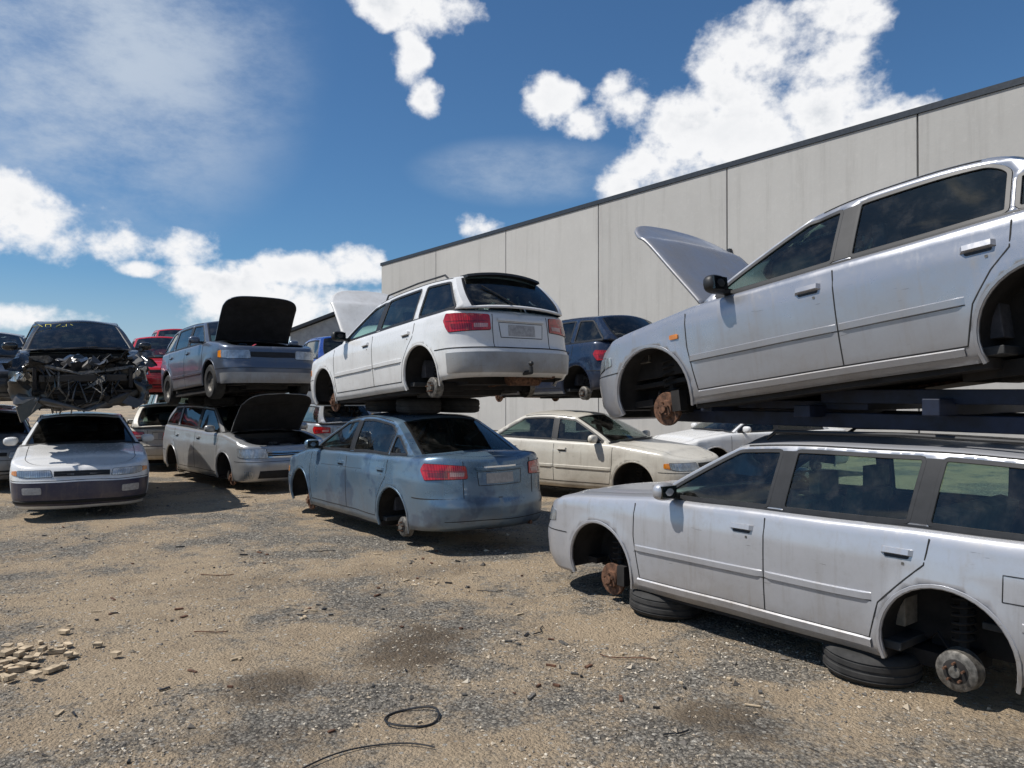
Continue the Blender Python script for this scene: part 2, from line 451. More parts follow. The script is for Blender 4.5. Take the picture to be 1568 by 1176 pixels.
    outg=botg+A_+Tg+Cc
    wins=[]; fw=lambda v:x0(v)-k.mA
    pl=k.pill
    fns=[(lambda v:np.asarray(v)*0+9)]+[(lambda v,p=p:p[0]-p[1]/2+p[2]*v) for p in pl]
    rns=[(lambda v,p=p:p[0]+p[1]/2+p[2]*v) for p in pl]+[(lambda v:np.asarray(v)*0-9)]
    for f_,r_ in zip(fns,rns):
        rowsf=[];rowsr=[]
        for v in np.linspace(k.vb,k.vt,9):
            a=min(float(f_(v)),float(fw(v))); b=max(float(r_(v)),float(x1(v))+k.mC)
            if a-b<.02: continue
            rowsf.append((a,v*HG));rowsr.append((b,v*HG))
        if len(rowsf)<3: continue
        poly=rowsf+rowsr[::-1]
        poly=resamp(rounded([p for i,p in enumerate(poly)],.03,3),.05,True)
        q=[poly[0]]
        for p in poly[1:]:
            if np.linalg.norm(p-q[-1])>.012: q.append(p)
        if np.linalg.norm(q[0]-q[-1])<.012: q.pop()
        wins.append(q)
    extg=[(x,HG-d) for x in tx_ for d in(.006,.018,.034)]
    V,F=cdt(outg,wins,.06,extg)
    mb.add(G.P(V),[f[::-1] for f in F],P,True)
    gm=k.glass or GLASS
    for wi,q in enumerate(wins):
        V,F=cdt(q,[],.08); Pn=G.P(V)-G.Nn(V)*.006
        gl.add(Pn,[f[::-1] for f in F],gm,True)
        ribbon(tr,G,q,.030,.004,BLK,True,True)
    if k.blackpillar:
        for i,p in enumerate(pl[:1] if k.blackpillar==1 else pl):
            if p[1]<.2:
                v=[k.vb,k.vt]; w=p[1]/2
                patch(tr,G,[(p[0]-w+p[2]*v[0],v[0]*HG),(p[0]+w+p[2]*v[0],v[0]*HG),(p[0]+w+p[2]*v[1],v[1]*HG),(p[0]-w+p[2]*v[1],v[1]*HG)],.003,BLK,.08)
    def screen(edge,bow0,bow1,c0,sgn,v0,v1,qm,glm):
        E=gh(edge(vl),vl*HG); qv=np.array([0,.15,.3,.45,.6,.75,qm-.05,qm,1.0]) 
        A=np.zeros((len(vl),len(qv),3))
        for i,v in enumerate(vl):
            for j,q in enumerate(qv):
                cr=(c0+(crown-c0)*v)*(1-q*q); A[i,j]=(E[i,0]+sgn*(bow0+(bow1-bow0)*v)*(1-q*q),E[i,1]*q,E[i,2]+cr)
        m=len(qv)
        for i in range(len(vl)-1):
            for j in range(m-1):
                vm=(vl[i]+vl[i+1])/2; q=[A[i,j],A[i,j+1],A[i+1,j+1],A[i+1,j]]
                F=[(0,1,2,3)] if sgn>0 else [(3,2,1,0)]
                if v0<vm<v1 and qv[j]<qm-.051: gl.add(q,F,glm,True)
                elif v0<vm<v1 and qv[j]<qm-.001: mb.add(q,F,BLK,True)
                elif vm<v0 and sgn>0: mb.add(q,F,BLK,True)
                else: mb.add(q,F,P,True)
        return A
    SF=screen(x0,.15,.10,.045,1,.05,.93,.94,gm)
    SR=screen(x1,k.bowR,k.bowR*.7,.03,-1,k.rearglass[0],k.rearglass[1],k.rw,gm)
    k.SR=SR;k.SF=SF
    for (ja,jb) in ((1,5),(-4,2)):
        def sp(j,i):
            p=SF[i][abs(j)].copy(); p[1]*=(1 if j>=0 else -1); return p+np.array([.03,0,.015])
        tr.tube([tuple(sp(ja,0)),tuple(sp(jb,1))],.008,BLK,5)
    qv=np.array([0,.15,.3,.45,.6,.75,.89,.94,1.0]); qr=np.array([0,.15,.3,.45,.6,.75,k.rw-.05,k.rw,1.0]); R=np.zeros((len(tx_),len(qv),3))
    for i,x in enumerate(tx_):
        u=i/(len(tx_)-1); e=gh(np.array([x]),np.array([HG]))[0]
        for j in range(len(qv)):
            q=qv[j]*(1-u)+qr[j]*u
            R[i,j]=(x+(1-q*q)*(.10*(1-u)**2.5-k.bowR*.7*u**2.5),e[1]*q,e[2]+crown*(1-q*q)-k.roofdent*(1-q**2)*math.sin(math.pi*u)**2)
    grid(mb,R,P)
    xd=k.doors or [.93,k.pill[0][0]+.03,(-k.wb/2+.13)]
    zt_=lambda x:float(ztop(x))-.045
    S_=lambda x,z:(float(s_x(x)),z)
    def gap(pts,w=.009): ribbon(tr,B,[S_(*p) for p in pts],w,.0022,GAP)
    k.gap=gap;k.S_=S_
    gap([(xd[0],zt_(xd[0])),(xd[0]+.0,.62),(xd[0]-.05,.30)]); gap([(xd[0]-.05,.30),(-k.wb/2+.42,.30)])
    gap([(xd[1],zt_(xd[1])),(xd[1],.30)])
    if len(xd)>2: gap([(xd[2]-.02,zt_(xd[2])),(xd[2]+.0,.78),(xd[2]+.1,.68),(-k.wb/2+.36,.52),(-k.wb/2+.42,.30)])
    if k.mould:
        mm=P if k.mould==True else k.mould
        ribbon(tr,B,[S_(xd[0]-.01,.535),S_(xd[1]+.012,.54)],.05,.014,mm,taper=True)
        ribbon(tr,B,[S_(xd[1]-.012,.54),S_(-k.wb/2+.40,.545)],.05,.014,mm,taper=True)
        ribbon(tr,B,[S_(xd[0]-.01,.512),S_(-k.wb/2+.40,.522)],.006,.003,GAP)
    hm=k.handle or P
    hz=k.zb0-.12
    for xh in (xd[1]+.17, (xd[2]+.15) if len(xd)>2 else None):
        if xh is None: continue
        patch(tr,B,[S_(xh+.07,hz-.026),S_(xh-.07,hz-.026),S_(xh-.07,hz+.008),S_(xh+.07,hz+.008)],.0025,BLK,.04,r=.015)
        ribbon(tr,B,[S_(xh+.09,hz+.010),S_(xh-.09,hz+.010)],.040,.026,hm,taper=True,step=.02)
        patch(tr,B,[S_(xh-.03,hz-.06),S_(xh-.045,hz-.06),S_(xh-.045,hz-.045),S_(xh-.03,hz-.045)],.003,STEEL,.03)
    ribbon(tr,G,[(k.xcowl-.12,.006),(k.xCb+k.mC+.02,.006)],.016,.005,BLK)
    ribbon(tr,G,[(k.xAt-.02,HG*.965),(k.xCt+.04,HG*.965)],.010,.003,GAP)
    mm=k.mirror or P
    for sg in(1,-1):
        mx=k.xcowl-.22; y=float(gh(np.array([mx]),np.array([.04]))[0][1])
        tr.ball((mx,sg*(y+.155),k.zb0+.075),(.058,.098,.066),mm,.75)
        tr.box((mx-.045,sg*(y+.155),k.zb0+.075),(.02,.15,.09),GLASSD)
        tr.box((mx+.005,sg*(y+.035),k.zb0+.035),(.05,.12,.035),BLK)
    sm=k.seat or SEAT
    intr.box((-.1,0,.26),(k.wb-.75,k.W-.2,.05),INN)
    for sg in(1,-1):
        intr.box((.05,sg*.36,.44),(.5,.48,.2),sm)
        intr.box((-.27,sg*.36,.76),(.13,.46,.56),sm,Matrix.Rotation(-.22,4,'Y').to_euler())
        intr.box((-.37,sg*.36,1.13 if k.H>1.4 else 1.09),(.08,.25,.15),sm)
    intr.box((-.85,0,.44),(.35,1.2,.2),sm); intr.box((-1.13,0,.86),(.12,1.2,.36),sm,Matrix.Rotation(-.25,4,'Y').to_euler())
    intr.box((k.xcowl-.28,0,k.zb0-.14),(.42,k.W-.26,.22),BLK)
    stw=Vector((k.xcowl-.58,-.36,k.zb0-.02)); ring=[]
    for i in range(20):
        a=2*math.pi*i/20; ring.append(stw+Vector((math.sin(a)*.18*.42,math.cos(a)*.18,math.sin(a)*.18*.9)))
    intr.tube(ring,.014,BLK,6,True); intr.box(stw,(.05,.12,.06),BLK)
    intr.box((k.xAt+.08,0,k.H-.2),(.03,.22,.06),BLK)
    for xw in(k.wb/2,-k.wb/2):
        for sg in(1,-1):
            hz_=k.wz-k.droop; yy=sg*(hw-.19)
            rg.lathe([(k.Ra+.025,0),(k.Ra+.025,-.36),(.0,-.36)],(xw,sg*(hw-.05),k.wz),(0,sg,0),GRIME,24,-.2,math.pi+.2)
            if k.tyres:
                tz=k.wz-.02; c0=(xw,sg*(hw-.12),tz)
                rg.lathe([(.17,.08),(.19,.10),(.27,.105),(.30,.08),(.305,0),(.30,-.08),(.27,-.105),(.19,-.1)],c0,(0,sg,0),RUB,30)
                rg.lathe([(0,.05),(.05,.055),(.06,.03),(.15,.045),(.18,.085)],c0,(0,sg,0),STEEL,24)
            else:
                c0=(xw,yy,hz_)
                if xw>0:
                    rg.lathe([(0,.075),(.03,.075),(.033,.05),(.068,.05),(.072,.02),(.128,.018),(.132,.012),(.132,-.008),(.128,-.014),(.05,-.014)],c0,(0,sg,0),RUST,28)
                    rg.box((xw-.12,yy,hz_+.05),(.08,.09,.16),GRIME)
                else:
                    rg.lathe([(0,.055),(.03,.055),(.033,.035),(.10,.032),(.112,.022),(.116,-.05),(.12,-.055)],c0,(0,sg,0),STEEL,28)
                for i in range(5):
                    a=i*2*math.pi/5+.3
                    rg.tube([(xw+.05*math.cos(a),yy+sg*.03,hz_+.05*math.sin(a)),(xw+.05*math.cos(a),yy+sg*.075,hz_+.05*math.sin(a))],.007,RUST,6)
                rg.lathe([(.068,.036),(.02,.045),(0,.045)],c0,(0,sg,0),GRIME,16)
                rg.tube([(xw,yy-sg*.07,hz_),(xw,yy-sg*.11,k.wz+.33)],.028,GRIME,8)
                sp=[]
                for i in range(50):
                    a=i*.75; sp.append((xw+.06*math.cos(a),yy-sg*.08+.06*math.sin(a),k.wz+.02+.28*i/50))
                rg.tube(sp,.008,GRIME,5)
                rg.box((xw,yy-sg*.2,hz_-.02),(.07,.36,.045),GRIME)
                rg.tube([(xw+.02,yy-sg*.05,hz_+.03),(xw+.15,yy-sg*.1,hz_+.16),(xw+.22,yy-sg*.15,hz_+.1)],.009,BLK,5)
                rg.lathe([(0,.02),(.06,.02),(.06,-.08)],(xw,yy-sg*.03,hz_),(0,sg,0),GRIME,14)
    rg.box((0,0,.20),(k.wb-.72,k.W-.16,.06),GRIME)
    rg.box((k.wb/2+.05,0,.33),(.75,.75,.28),GRIME); rg.box((k.wb/2+.0,0,.20),(.16,1.1,.07),GRIME)
    rg.box((xF-.42,0,.28),(.45,k.W-.5,.05),GRIME)
    rg.box((-k.wb/2-.02,0,.30),(.55,.8,.16),GRIME); rg.box((-k.wb/2,0,.22),(.09,1.1,.07),GRIME)
    rg.box((-k.wb/2+.35,.1,.17),(.45,.9,.09),GRIME); rg.box((.2,0,.155),(.9,.35,.05),GRIME)
    rg.box((xR+.42,0,.36),(.5,k.W-.45,.06),GRIME)
    rg.lathe([(0,.22),(.09,.2),(.09,-.2),(0,-.22)],(xR+.38,-.25,.28),(0,1,0),RUST,14)
    rg.tube([(k.wb/2,.1,.18),(0,.08,.16),(-k.wb/2+.2,.05,.2),(xR+.5,-.2,.26)],.026,RUST,8)
    rg.tube([(xR+.38,-.4,.27),(xR+.08,-.45,.27)],.024,RUST,8)
    intr.box((xR+.5,0,.45),(.7,k.W-.5,.04),INN)
    if k.hood:
        intr.box((xF-.62,0,.42),(.85,k.W-.5,.04),GRIME)
        intr.box((k.xcowl+.04,0,.66),(.04,k.W-.3,.44),GRIME)
        rnd=random.Random(seed*31)
        intr.box((xF-.62,.05,.60),(.36,.62,.26),GRIME); intr.box((xF-.60,.05,.76),(.26,.5,.06),STEEL)
        intr.box((xF-.2,0,.62),(.06,1.1,.10),BLK)
        for sg in(1,-1): intr.box((xF-.6,sg*(hw-.27),.62),(.9,.05,.3),GRIME)
        for i in range(16):
            intr.box((xF-.28-rnd.random()*.7,(rnd.random()-.5)*1.15,.58+rnd.random()*.16),(.06+rnd.random()*.14,.06+rnd.random()*.16,.08+rnd.random()*.12),rnd.choice([BLK,GRIME,STEEL,BLK]),Matrix.Rotation(rnd.random()*.6,4,'Z').to_euler())
        for i in range(7):
            y=(rnd.random()-.5)*1.0; intr.tube([(xF-.25,y,.7),(xF-.4,y+.1,.8),(xF-.65,y+.25*(rnd.random()-.5),.79),(xF-.9,y,.7)],.018,BLK,6)
    if extra: extra(k,mb,gl,tr,intr,rg)
    def warp(mbx,off=(0,0,0)):
        for v in mbx.v:
            q=Vector((v[0]+off[0]+seed*7.3,v[1]+off[1],v[2]+off[2]))
            n1=mn.noise_vector(q*1.9); a=k.dent
            w=0
            if k.crumple:
                w=float(ss((v[0]-(k.wb/2-.35))/.9))*k.crumple
                n2=mn.noise_vector(q*3.3); n3=mn.noise_vector(q*9.0)
            v[0]+=n1[0]*a; v[1]+=n1[1]*a*1.3; v[2]+=n1[2]*a
            if w>0:
                v[0]+=(n2[0]*1.0+n3[0]*.35-.7)*w; v[1]+=(n2[1]+n3[1]*.4)*w; v[2]+=(n2[2]*.9+n3[2]*.35)*w
    for q in(mb,tr,gl): warp(q)
    if k.hood>0:
        warp(hood,hinge)
    e=bpy.data.objects.new(name,None); COL.objects.link(e)
    e.location=loc; e.rotation_euler=(math.radians(roll),math.radians(pitch),math.radians(yaw)); e.empty_display_size=.3
    o=mb.obj('body',e,angle=42); 
    o.data.materials.append(INN)
    so=o.modifiers.new('sol','SOLIDIFY'); so.thickness=.022; so.offset=-1; so.material_offset=20; so.material_offset_rim=0
    gl.obj('windows',e,angle=60); tr.obj('trim',e,merge=False,angle=40); intr.obj('interior',e,merge=False,bevel=.02,angle=40); rg.obj('running_gear',e,merge=False,angle=40)
    if k.hood>0:
        h=hood.obj('bonnet',e,angle=42); h.data.materials.append(k.underhood or DARKU)
        so=h.modifiers.new('sol','SOLIDIFY'); so.thickness=.02; so.offset=-1; so.material_offset=20; so.material_offset_rim=0
        h.location=hinge; h.rotation_euler=(0,math.radians(-k.hood),0)
    return e
# feature helpers -----------------------------------------------------------
def front_face(k,tr,grille=(0,.40,.60,.67),lamp=(.42,.92,.57,.68),intake=(0,.55,.27,.36),ind=True,gm=None,bar=None,corner=True):
    B=k.B
    s0,s1,z0,z1=grille
    patch(tr,B,[(0,z0),(s1,z0+.01),(s1,z1),(0,z1)],.004,gm or BLK,.05)
    for i in range(3):
        z=z0+(z1-z0)*(i+.5)/3; ribbon(tr,B,[(0,z),(s1,z)],.010,.012,bar or BLK)
    if bar: ribbon(tr,B,[(0,z1),(s1,z1),(s1,z0+.01),(0,z0)],.014,.012,bar)
    a,b,z0,z1=lamp
    patch(tr,B,[(a,z0),(b-.12,z0),(b,z0+.02),(b,z1-.0),(a+.02,z1)],.007,CLR,.05,r=.02)
    ribbon(tr,B,rounded([(a,z0),(b-.12,z0),(b,z0+.02),(b,z1),(a+.02,z1)],.02),.012,.004,GAP,True)
    if corner: patch(tr,B,[(b+.005,z0+.02),(b+.13,z0+.035),(b+.12,z1-.01),(b+.005,z1)],.006,ORG if ind else CLR,.04,r=.012)
    a,b,z0,z1=intake
    patch(tr,B,[(0,z0),(b,z0+.01),(b-.04,z1),(0,z1)],.003,GAP,.05)
    ribbon(tr,B,[(0,.535),(1.15,.535)],.008,.003,GAP)
    patch(tr,B,[(b+.08,z0+.01),(b+.24,z0+.01),(b+.24,z1),(b+.08,z1)],.004,CLR,.04,r=.02)
def rear_face(k,tr,lamp=(.45,.98,.72,.88),plate=(.72,.84),bumperz=.56,org=True,split=.40):
    B=k.B; R=lambda r,z:(k.ST-r,z)
    a,b,z0,z1=lamp
    pl=[R(a,z0+.02),R(a+.02,z1-.01),R(b-.05,z1+.012),R(b,(z0+z1)/2+.03),R(b-.10,z0)]
    patch(tr,B,pl[::-1],.010,RED,.04,r=.02)
    patch(tr,B,[R(a+.04,z0+.045),R(a+.20,z0+.04),R(a+.20,z0+.085),R(a+.04,z0+.085)][::-1],.0125,WLENS,.03,r=.008)
    patch(tr,B,[R(a+.23,z0+.03),R(b-.15,z0+.03),R(b-.13,z0+.08),R(a+.23,z0+.085)][::-1],.0125,REDD,.03,r=.008)
    ribbon(tr,B,[R(a+.03,(z0+z1)/2+.015),R(b-.05,(z0+z1)/2+.02)],.006,.0125,REDD)
    ribbon(tr,B,rounded(pl,.02),.012,.004,GAP,True)
    z0,z1=plate
    patch(tr,B,[R(0,z0-.02),R(0,z1+.02),R(.30,z1+.02),R(.28,z0-.02)][::-1],.003,k.paint,.05)
    ribbon(tr,B,[R(0,z0-.02),R(.28,z0-.02),R(.30,z1+.02),R(0,z1+.02)],.008,.004,GAP)
    patch(tr,B,[R(0,z0),R(0,z1),R(.18,z1),R(.18,z0)][::-1],.008,PLATE,.05)
    ribbon(tr,B,[R(0,bumperz),R(1.15,bumperz)],.012,.003,GAP)
    ribbon(tr,B,[R(0,.36),R(.7,.36)],.008,.003,GAP)
    ribbon(tr,B,[R(0,z1+.05),R(.32,z1+.05)],.035,.02,k.paint,taper=False)
    ribbon(tr,B,[R(split,bumperz),R(split,k.zend-.03)],.008,.003,GAP)
# ------------------------------------------------------------------ cars
SILV=paint('silver_paint',(.36,.37,.40),.55,.27,.24)
SILV2=paint('pale_silver_paint',(.45,.46,.49),.40,.28,.30)
BLUE=paint('light_blue_paint',(.135,.215,.30),.50,.27,.22,blotch=(.06,.11,.19))
WHITE=paint('white_paint',(.68,.68,.67),0,.25,.17)
WHITE2=paint('cream_white_paint',(.58,.55,.48),0,.3,.35)
GREY=paint('grey_bumper_paint',(.33,.35,.37),.3,.4,.35)
DBLUE=paint('dark_blue_paint',(.015,.028,.06),.3,.25,.12)
STEELB=paint('steel_blue_paint',(.11,.135,.18),.5,.3,.2)
BLACK=paint('black_paint',(.008,.009,.010),.0,.25,.16)
REDP=paint('red_paint',(.50,.012,.018),.1,.25,.12)
BLUEP=paint('blue_paint',(.02,.07,.30),.2,.25,.15)
SILV3=paint('silver_van_paint',(.40,.41,.42),.5,.3,.22)
def ex_wagon(k,mb,gl,tr,intr,rg):
    front_face(k,tr,lamp=(.42,.86,.59,.72),grille=(0,.40,.62,.71),ind=False); rear_face(k,tr,lamp=(.5,.95,.72,.92))
    k.gap([(-1.63,.66),(-1.82,.66),(-1.82,.80),(-1.63,.80),(-1.63,.66)],.006)
    k.gap([(k.wb/2-.40,.50),(.94,.50)],.005)
    ribbon(tr,k.B,[k.S_(.92,.27),k.S_(-.94,.27)],.06,.014,k.paint)
    ribbon(tr,k.B,[k.S_(-1.72,.545),k.S_(-2.1,.545)],.05,.014,k.paint,taper=True)
    for sg in(1,-1):
        y=sg*(k.YR-.05); tr.tube([(-.05,y,k.H-.05),(-.12,y,k.H+.0),(-1,y,k.H+.02),(-1.8,y,k.H-.0),(-1.9,y,k.H-.06)],.014,BLK,8)
build_car('silver_station_wagon',(2.20,5.80,0),127.9,color=SILV2,extra=ex_wagon,W=1.70,H=1.47,wb=2.69,foh=.91,roh=.95,znose=.77,zcowl=.925,xcowl=.80,xAt=.08,xCt=-1.98,xCb=-2.14,
  zb0=.94,zb1=.985,zdk=.985,zend=.97,pill=[(-.25,.11,-.04),(-1.17,.11,-.06)],blackpillar=2,mC=.12,YR=.60,glass=GLASSG,seat=SEATB,doors=[.95,-.215,-1.24],droop=.13,af=.45,nf=3.2,vt=.88,dent=.006)
def ex_sedan(k,mb,gl,tr,intr,rg):
    front_face(k,tr,ind=False); rear_face(k,tr)
    patch(tr,k.B,[k.S_(1.10,.70),k.S_(1.02,.70),k.S_(1.02,.735),k.S_(1.10,.735)],.010,ORG,.03,r=.012)
    ribbon(tr,k.B,[k.S_(.9,.27),k.S_(-.9,.27)],.05,.010,k.paint)
build_car('silver_sedan',(2.59,5.40,1.585),128.9,7.4,0,color=SILV,extra=ex_sedan,wb=2.68,foh=.84,roh=1.05,H=1.45,xcowl=.82,xAt=-.06,xCt=-1.08,xCb=-1.72,zb0=.93,zb1=.98,zdk=.99,
  pill=[(-.24,.12,-.06),(-1.20,.05,-.02)],mC=.11,hood=60,YR=.57,glass=GLASSG,doors=[.95,-.21,-1.19],mirror=BLK,underhood=SILV,roofarch=.025,Ra=.36)
def ex_blue(k,mb,gl,tr,intr,rg):
    front_face(k,tr); rear_face(k,tr,lamp=(.42,1.0,.80,.96),plate=(.76,.87),bumperz=.60,org=True,split=.47)
    R=lambda r,z:(k.ST-r,z)
    ribbon(tr,k.B,[R(0,.935),R(.22,.935)],.022,.022,CHR)
    k.gap([(.6,.80),(-.6,.82)],.004)
build_car('blue_sedan',(-1.52,10.31,0),127,0,0,color=BLUE,extra=ex_blue,wb=2.7,foh=.86,roh=1.02,W=1.69,H=1.51,xcowl=1.0,xAt=.15,xCt=-1.0,xCb=-1.72,zb0=.97,zb1=1.03,zdk=1.06,zend=1.03,zcowl=.96,
  pill=[(-.18,.10,-.03),(-1.12,.05,-.02)],YR=.58,mould=False,doors=[.98,-.15,-1.2],nr=2.6,ar=.5,vt=.87,roofarch=.05,dent=.016,glass=GLASSG,roofdent=.04)
def ex_wwag(k,mb,gl,tr,intr,rg):
    front_face(k,tr); rear_face(k,tr,lamp=(.40,.98,.74,.93),plate=(.70,.82),bumperz=.57,split=.38)
    R=lambda r,z:(k.ST-r,z)
    patch(tr,k.B,[R(0,.31),R(0,.52),R(.95,.52),R(.95,.31)][::-1],.012,GREY,.05)
    for sg in(1,-1):
        y=sg*(k.YR-.06); pts=[(.0,y,k.H-.06),(-.05,y,k.H-.005),(-.8,y,k.H+.01),(-1.4,y,k.H-.01),(-1.46,y,k.H-.06)]
        tr.tube(pts,.012,BLK,8)
    A=k.SR[-1][:8].copy(); full=np.vstack([A[::-1]*np.array([1,-1,1]),A[1:]]); n=len(full)
    V=[]
    for dx,dz in((.05,.012),(-.10,.006),(-.11,-.022),(-.02,-.03)): V.append(full+np.array([dx,0,dz]))
    F=[]
    for r in range(4):
        for i in range(n-1): F.append((r*n+i,r*n+i+1,((r+1)%4)*n+i+1,((r+1)%4)*n+i))
    F.append([0,n,2*n,3*n]); F.append([n-1,2*n-1,3*n-1,4*n-1])
    tr.add(np.vstack(V),F,BLK)
    p0=k.SR[1][1];p1=k.SR[6][4]
    tr.tube([tuple(p0+np.array([-.03,0,0])),tuple(p1+np.array([-.03,0,-.0]))],.009,BLK,6)
    rg.tube([(k.xR+.15,0,.30),(k.xR-.09,0,.30)],.025,BLK,8); rg.tube([(k.xR-.09,0,.30),(k.xR-.09,0,.36)],.02,BLK,8); rg.ball((k.xR-.09,0,.39),(.028,.028,.028),BLK)
build_car('white_station_wagon',(-1.11,9.97,1.50),127,4.2,0,color=WHITE,extra=ex_wwag,wb=2.6,foh=.85,roh=.83,W=1.71,H=1.47,xcowl=.82,xAt=.05,xCt=-1.70,xCb=-2.0,zb0=.94,zb1=.99,zdk=.98,zend=.96,
  pill=[(-.22,.10,-.04),(-1.12,.13,-.03)],blackpillar=1,mC=.10,YR=.58,hood=64,underhood=WHITE,doors=[.93,-.19,-1.17],glass=GLASSG,rearglass=(.05,.94),rw=.9,mirror=BLK)
def ex_c(k,mb,gl,tr,intr,rg): front_face(k,tr); rear_face(k,tr)
build_car('cream_sedan',(1.32,13.25,0),-37,0,0,color=WHITE2,extra=ex_c,H=1.43,tyres=False,foh=.95,seat=SEATB)
build_car('dark_blue_hatchback',(1.05,14.3,1.5),124,1,0,color=DBLUE,extra=ex_c,H=1.55,W=1.75,roh=.75,xCt=-1.55,xCb=-1.98,zb0=1.0,zb1=1.05,zdk=1.05,zend=1.03,zcowl=.98,mC=.12,glass=GLASSD,hood=0,pill=[(-.2,.1,-.03),(-1.1,.12,-.03)],YR=.6)
def ex_stream(k,mb,gl,tr,intr,rg):
    front_face(k,tr,grille=(0,.42,.60,.70),lamp=(.42,1.0,.60,.76),intake=(0,.62,.24,.38),bar=CHR,corner=False); rear_face(k,tr)
build_car('silver_people_mover',(-5.42,15.3,0),-48,0,0,color=SILV3,extra=ex_stream,H=1.56,wb=2.74,foh=.92,roh=.9,W=1.74,znose=.80,zcowl=1.0,zb0=1.0,zb1=1.08,zdk=1.07,zend=1.05,xcowl=1.10,xAt=.25,xCt=-1.75,xCb=-2.1,
  pill=[(-.1,.1,-.04),(-1.2,.12,-.04)],mC=.14,hood=56,mould=False,doors=[1.05,-.07,-1.22],glass=GLASSD,YR=.6,nf=3.4,af=.48,dent=.008)
def ex_crv(k,mb,gl,tr,intr,rg):
    front_face(k,tr,grille=(0,.40,.72,.82),lamp=(.40,.90,.70,.85),intake=(0,.5,.32,.42)); rear_face(k,tr)
    patch(tr,k.B,[(0,.28),(1.0,.28),(1.0,.46),(0,.46)],.010,GREY,.05)
build_car('grey_blue_suv',(-5.45,15.05,1.52),-51,-3,0,color=STEELB,extra=ex_crv,H=1.62,wb=2.62,foh=.78,roh=.85,W=1.78,znose=.92,zcowl=1.08,zb0=1.06,zb1=1.10,zdk=1.1,zend=1.08,xcowl=.95,xAt=.25,xCt=-1.6,xCb=-2.0,
  pill=[(-.15,.1,-.03),(-1.1,.12,-.03)],mC=.12,hood=62,glass=GLASS,YR=.62,Ra=.36,wz=.36,zsill=.30,zfb=.28,zrb=.34,tyres=True,nf=3.8,af=.42)
def ex_acc(k,mb,gl,tr,intr,rg):
    patch(tr,k.B,[(0,.19),(1.1,.20),(1.12,.515),(0,.515)],.008,NAVY,.05)
    front_face(k,tr,grille=(0,.34,.585,.66),lamp=(.36,.80,.585,.675),intake=(0,.42,.27,.42)); rear_face(k,tr)
    patch(tr,k.B,[(.50,.36),(.74,.36),(.74,.45),(.50,.45)],.016,PLATE,.04,r=.02)
    ribbon(tr,k.B,[(.15,.47),(.3,.40),(.34,.28),(.42,.24)],.018,.004,GAP,mirror=False)
    ribbon(tr,k.B,[(0,.25),(1.0,.25)],.05,.02,GAP)
build_car('white_sedan',(-7.05,12.6,0),-60.5,0,0,color=WHITE,extra=ex_acc,H=1.43,W=1.76,wb=2.7,foh=.92,roh=1.0,glass=GLASSD,zfb=.14,nf=3.2,af=.46,dent=.012,roofdent=.05)
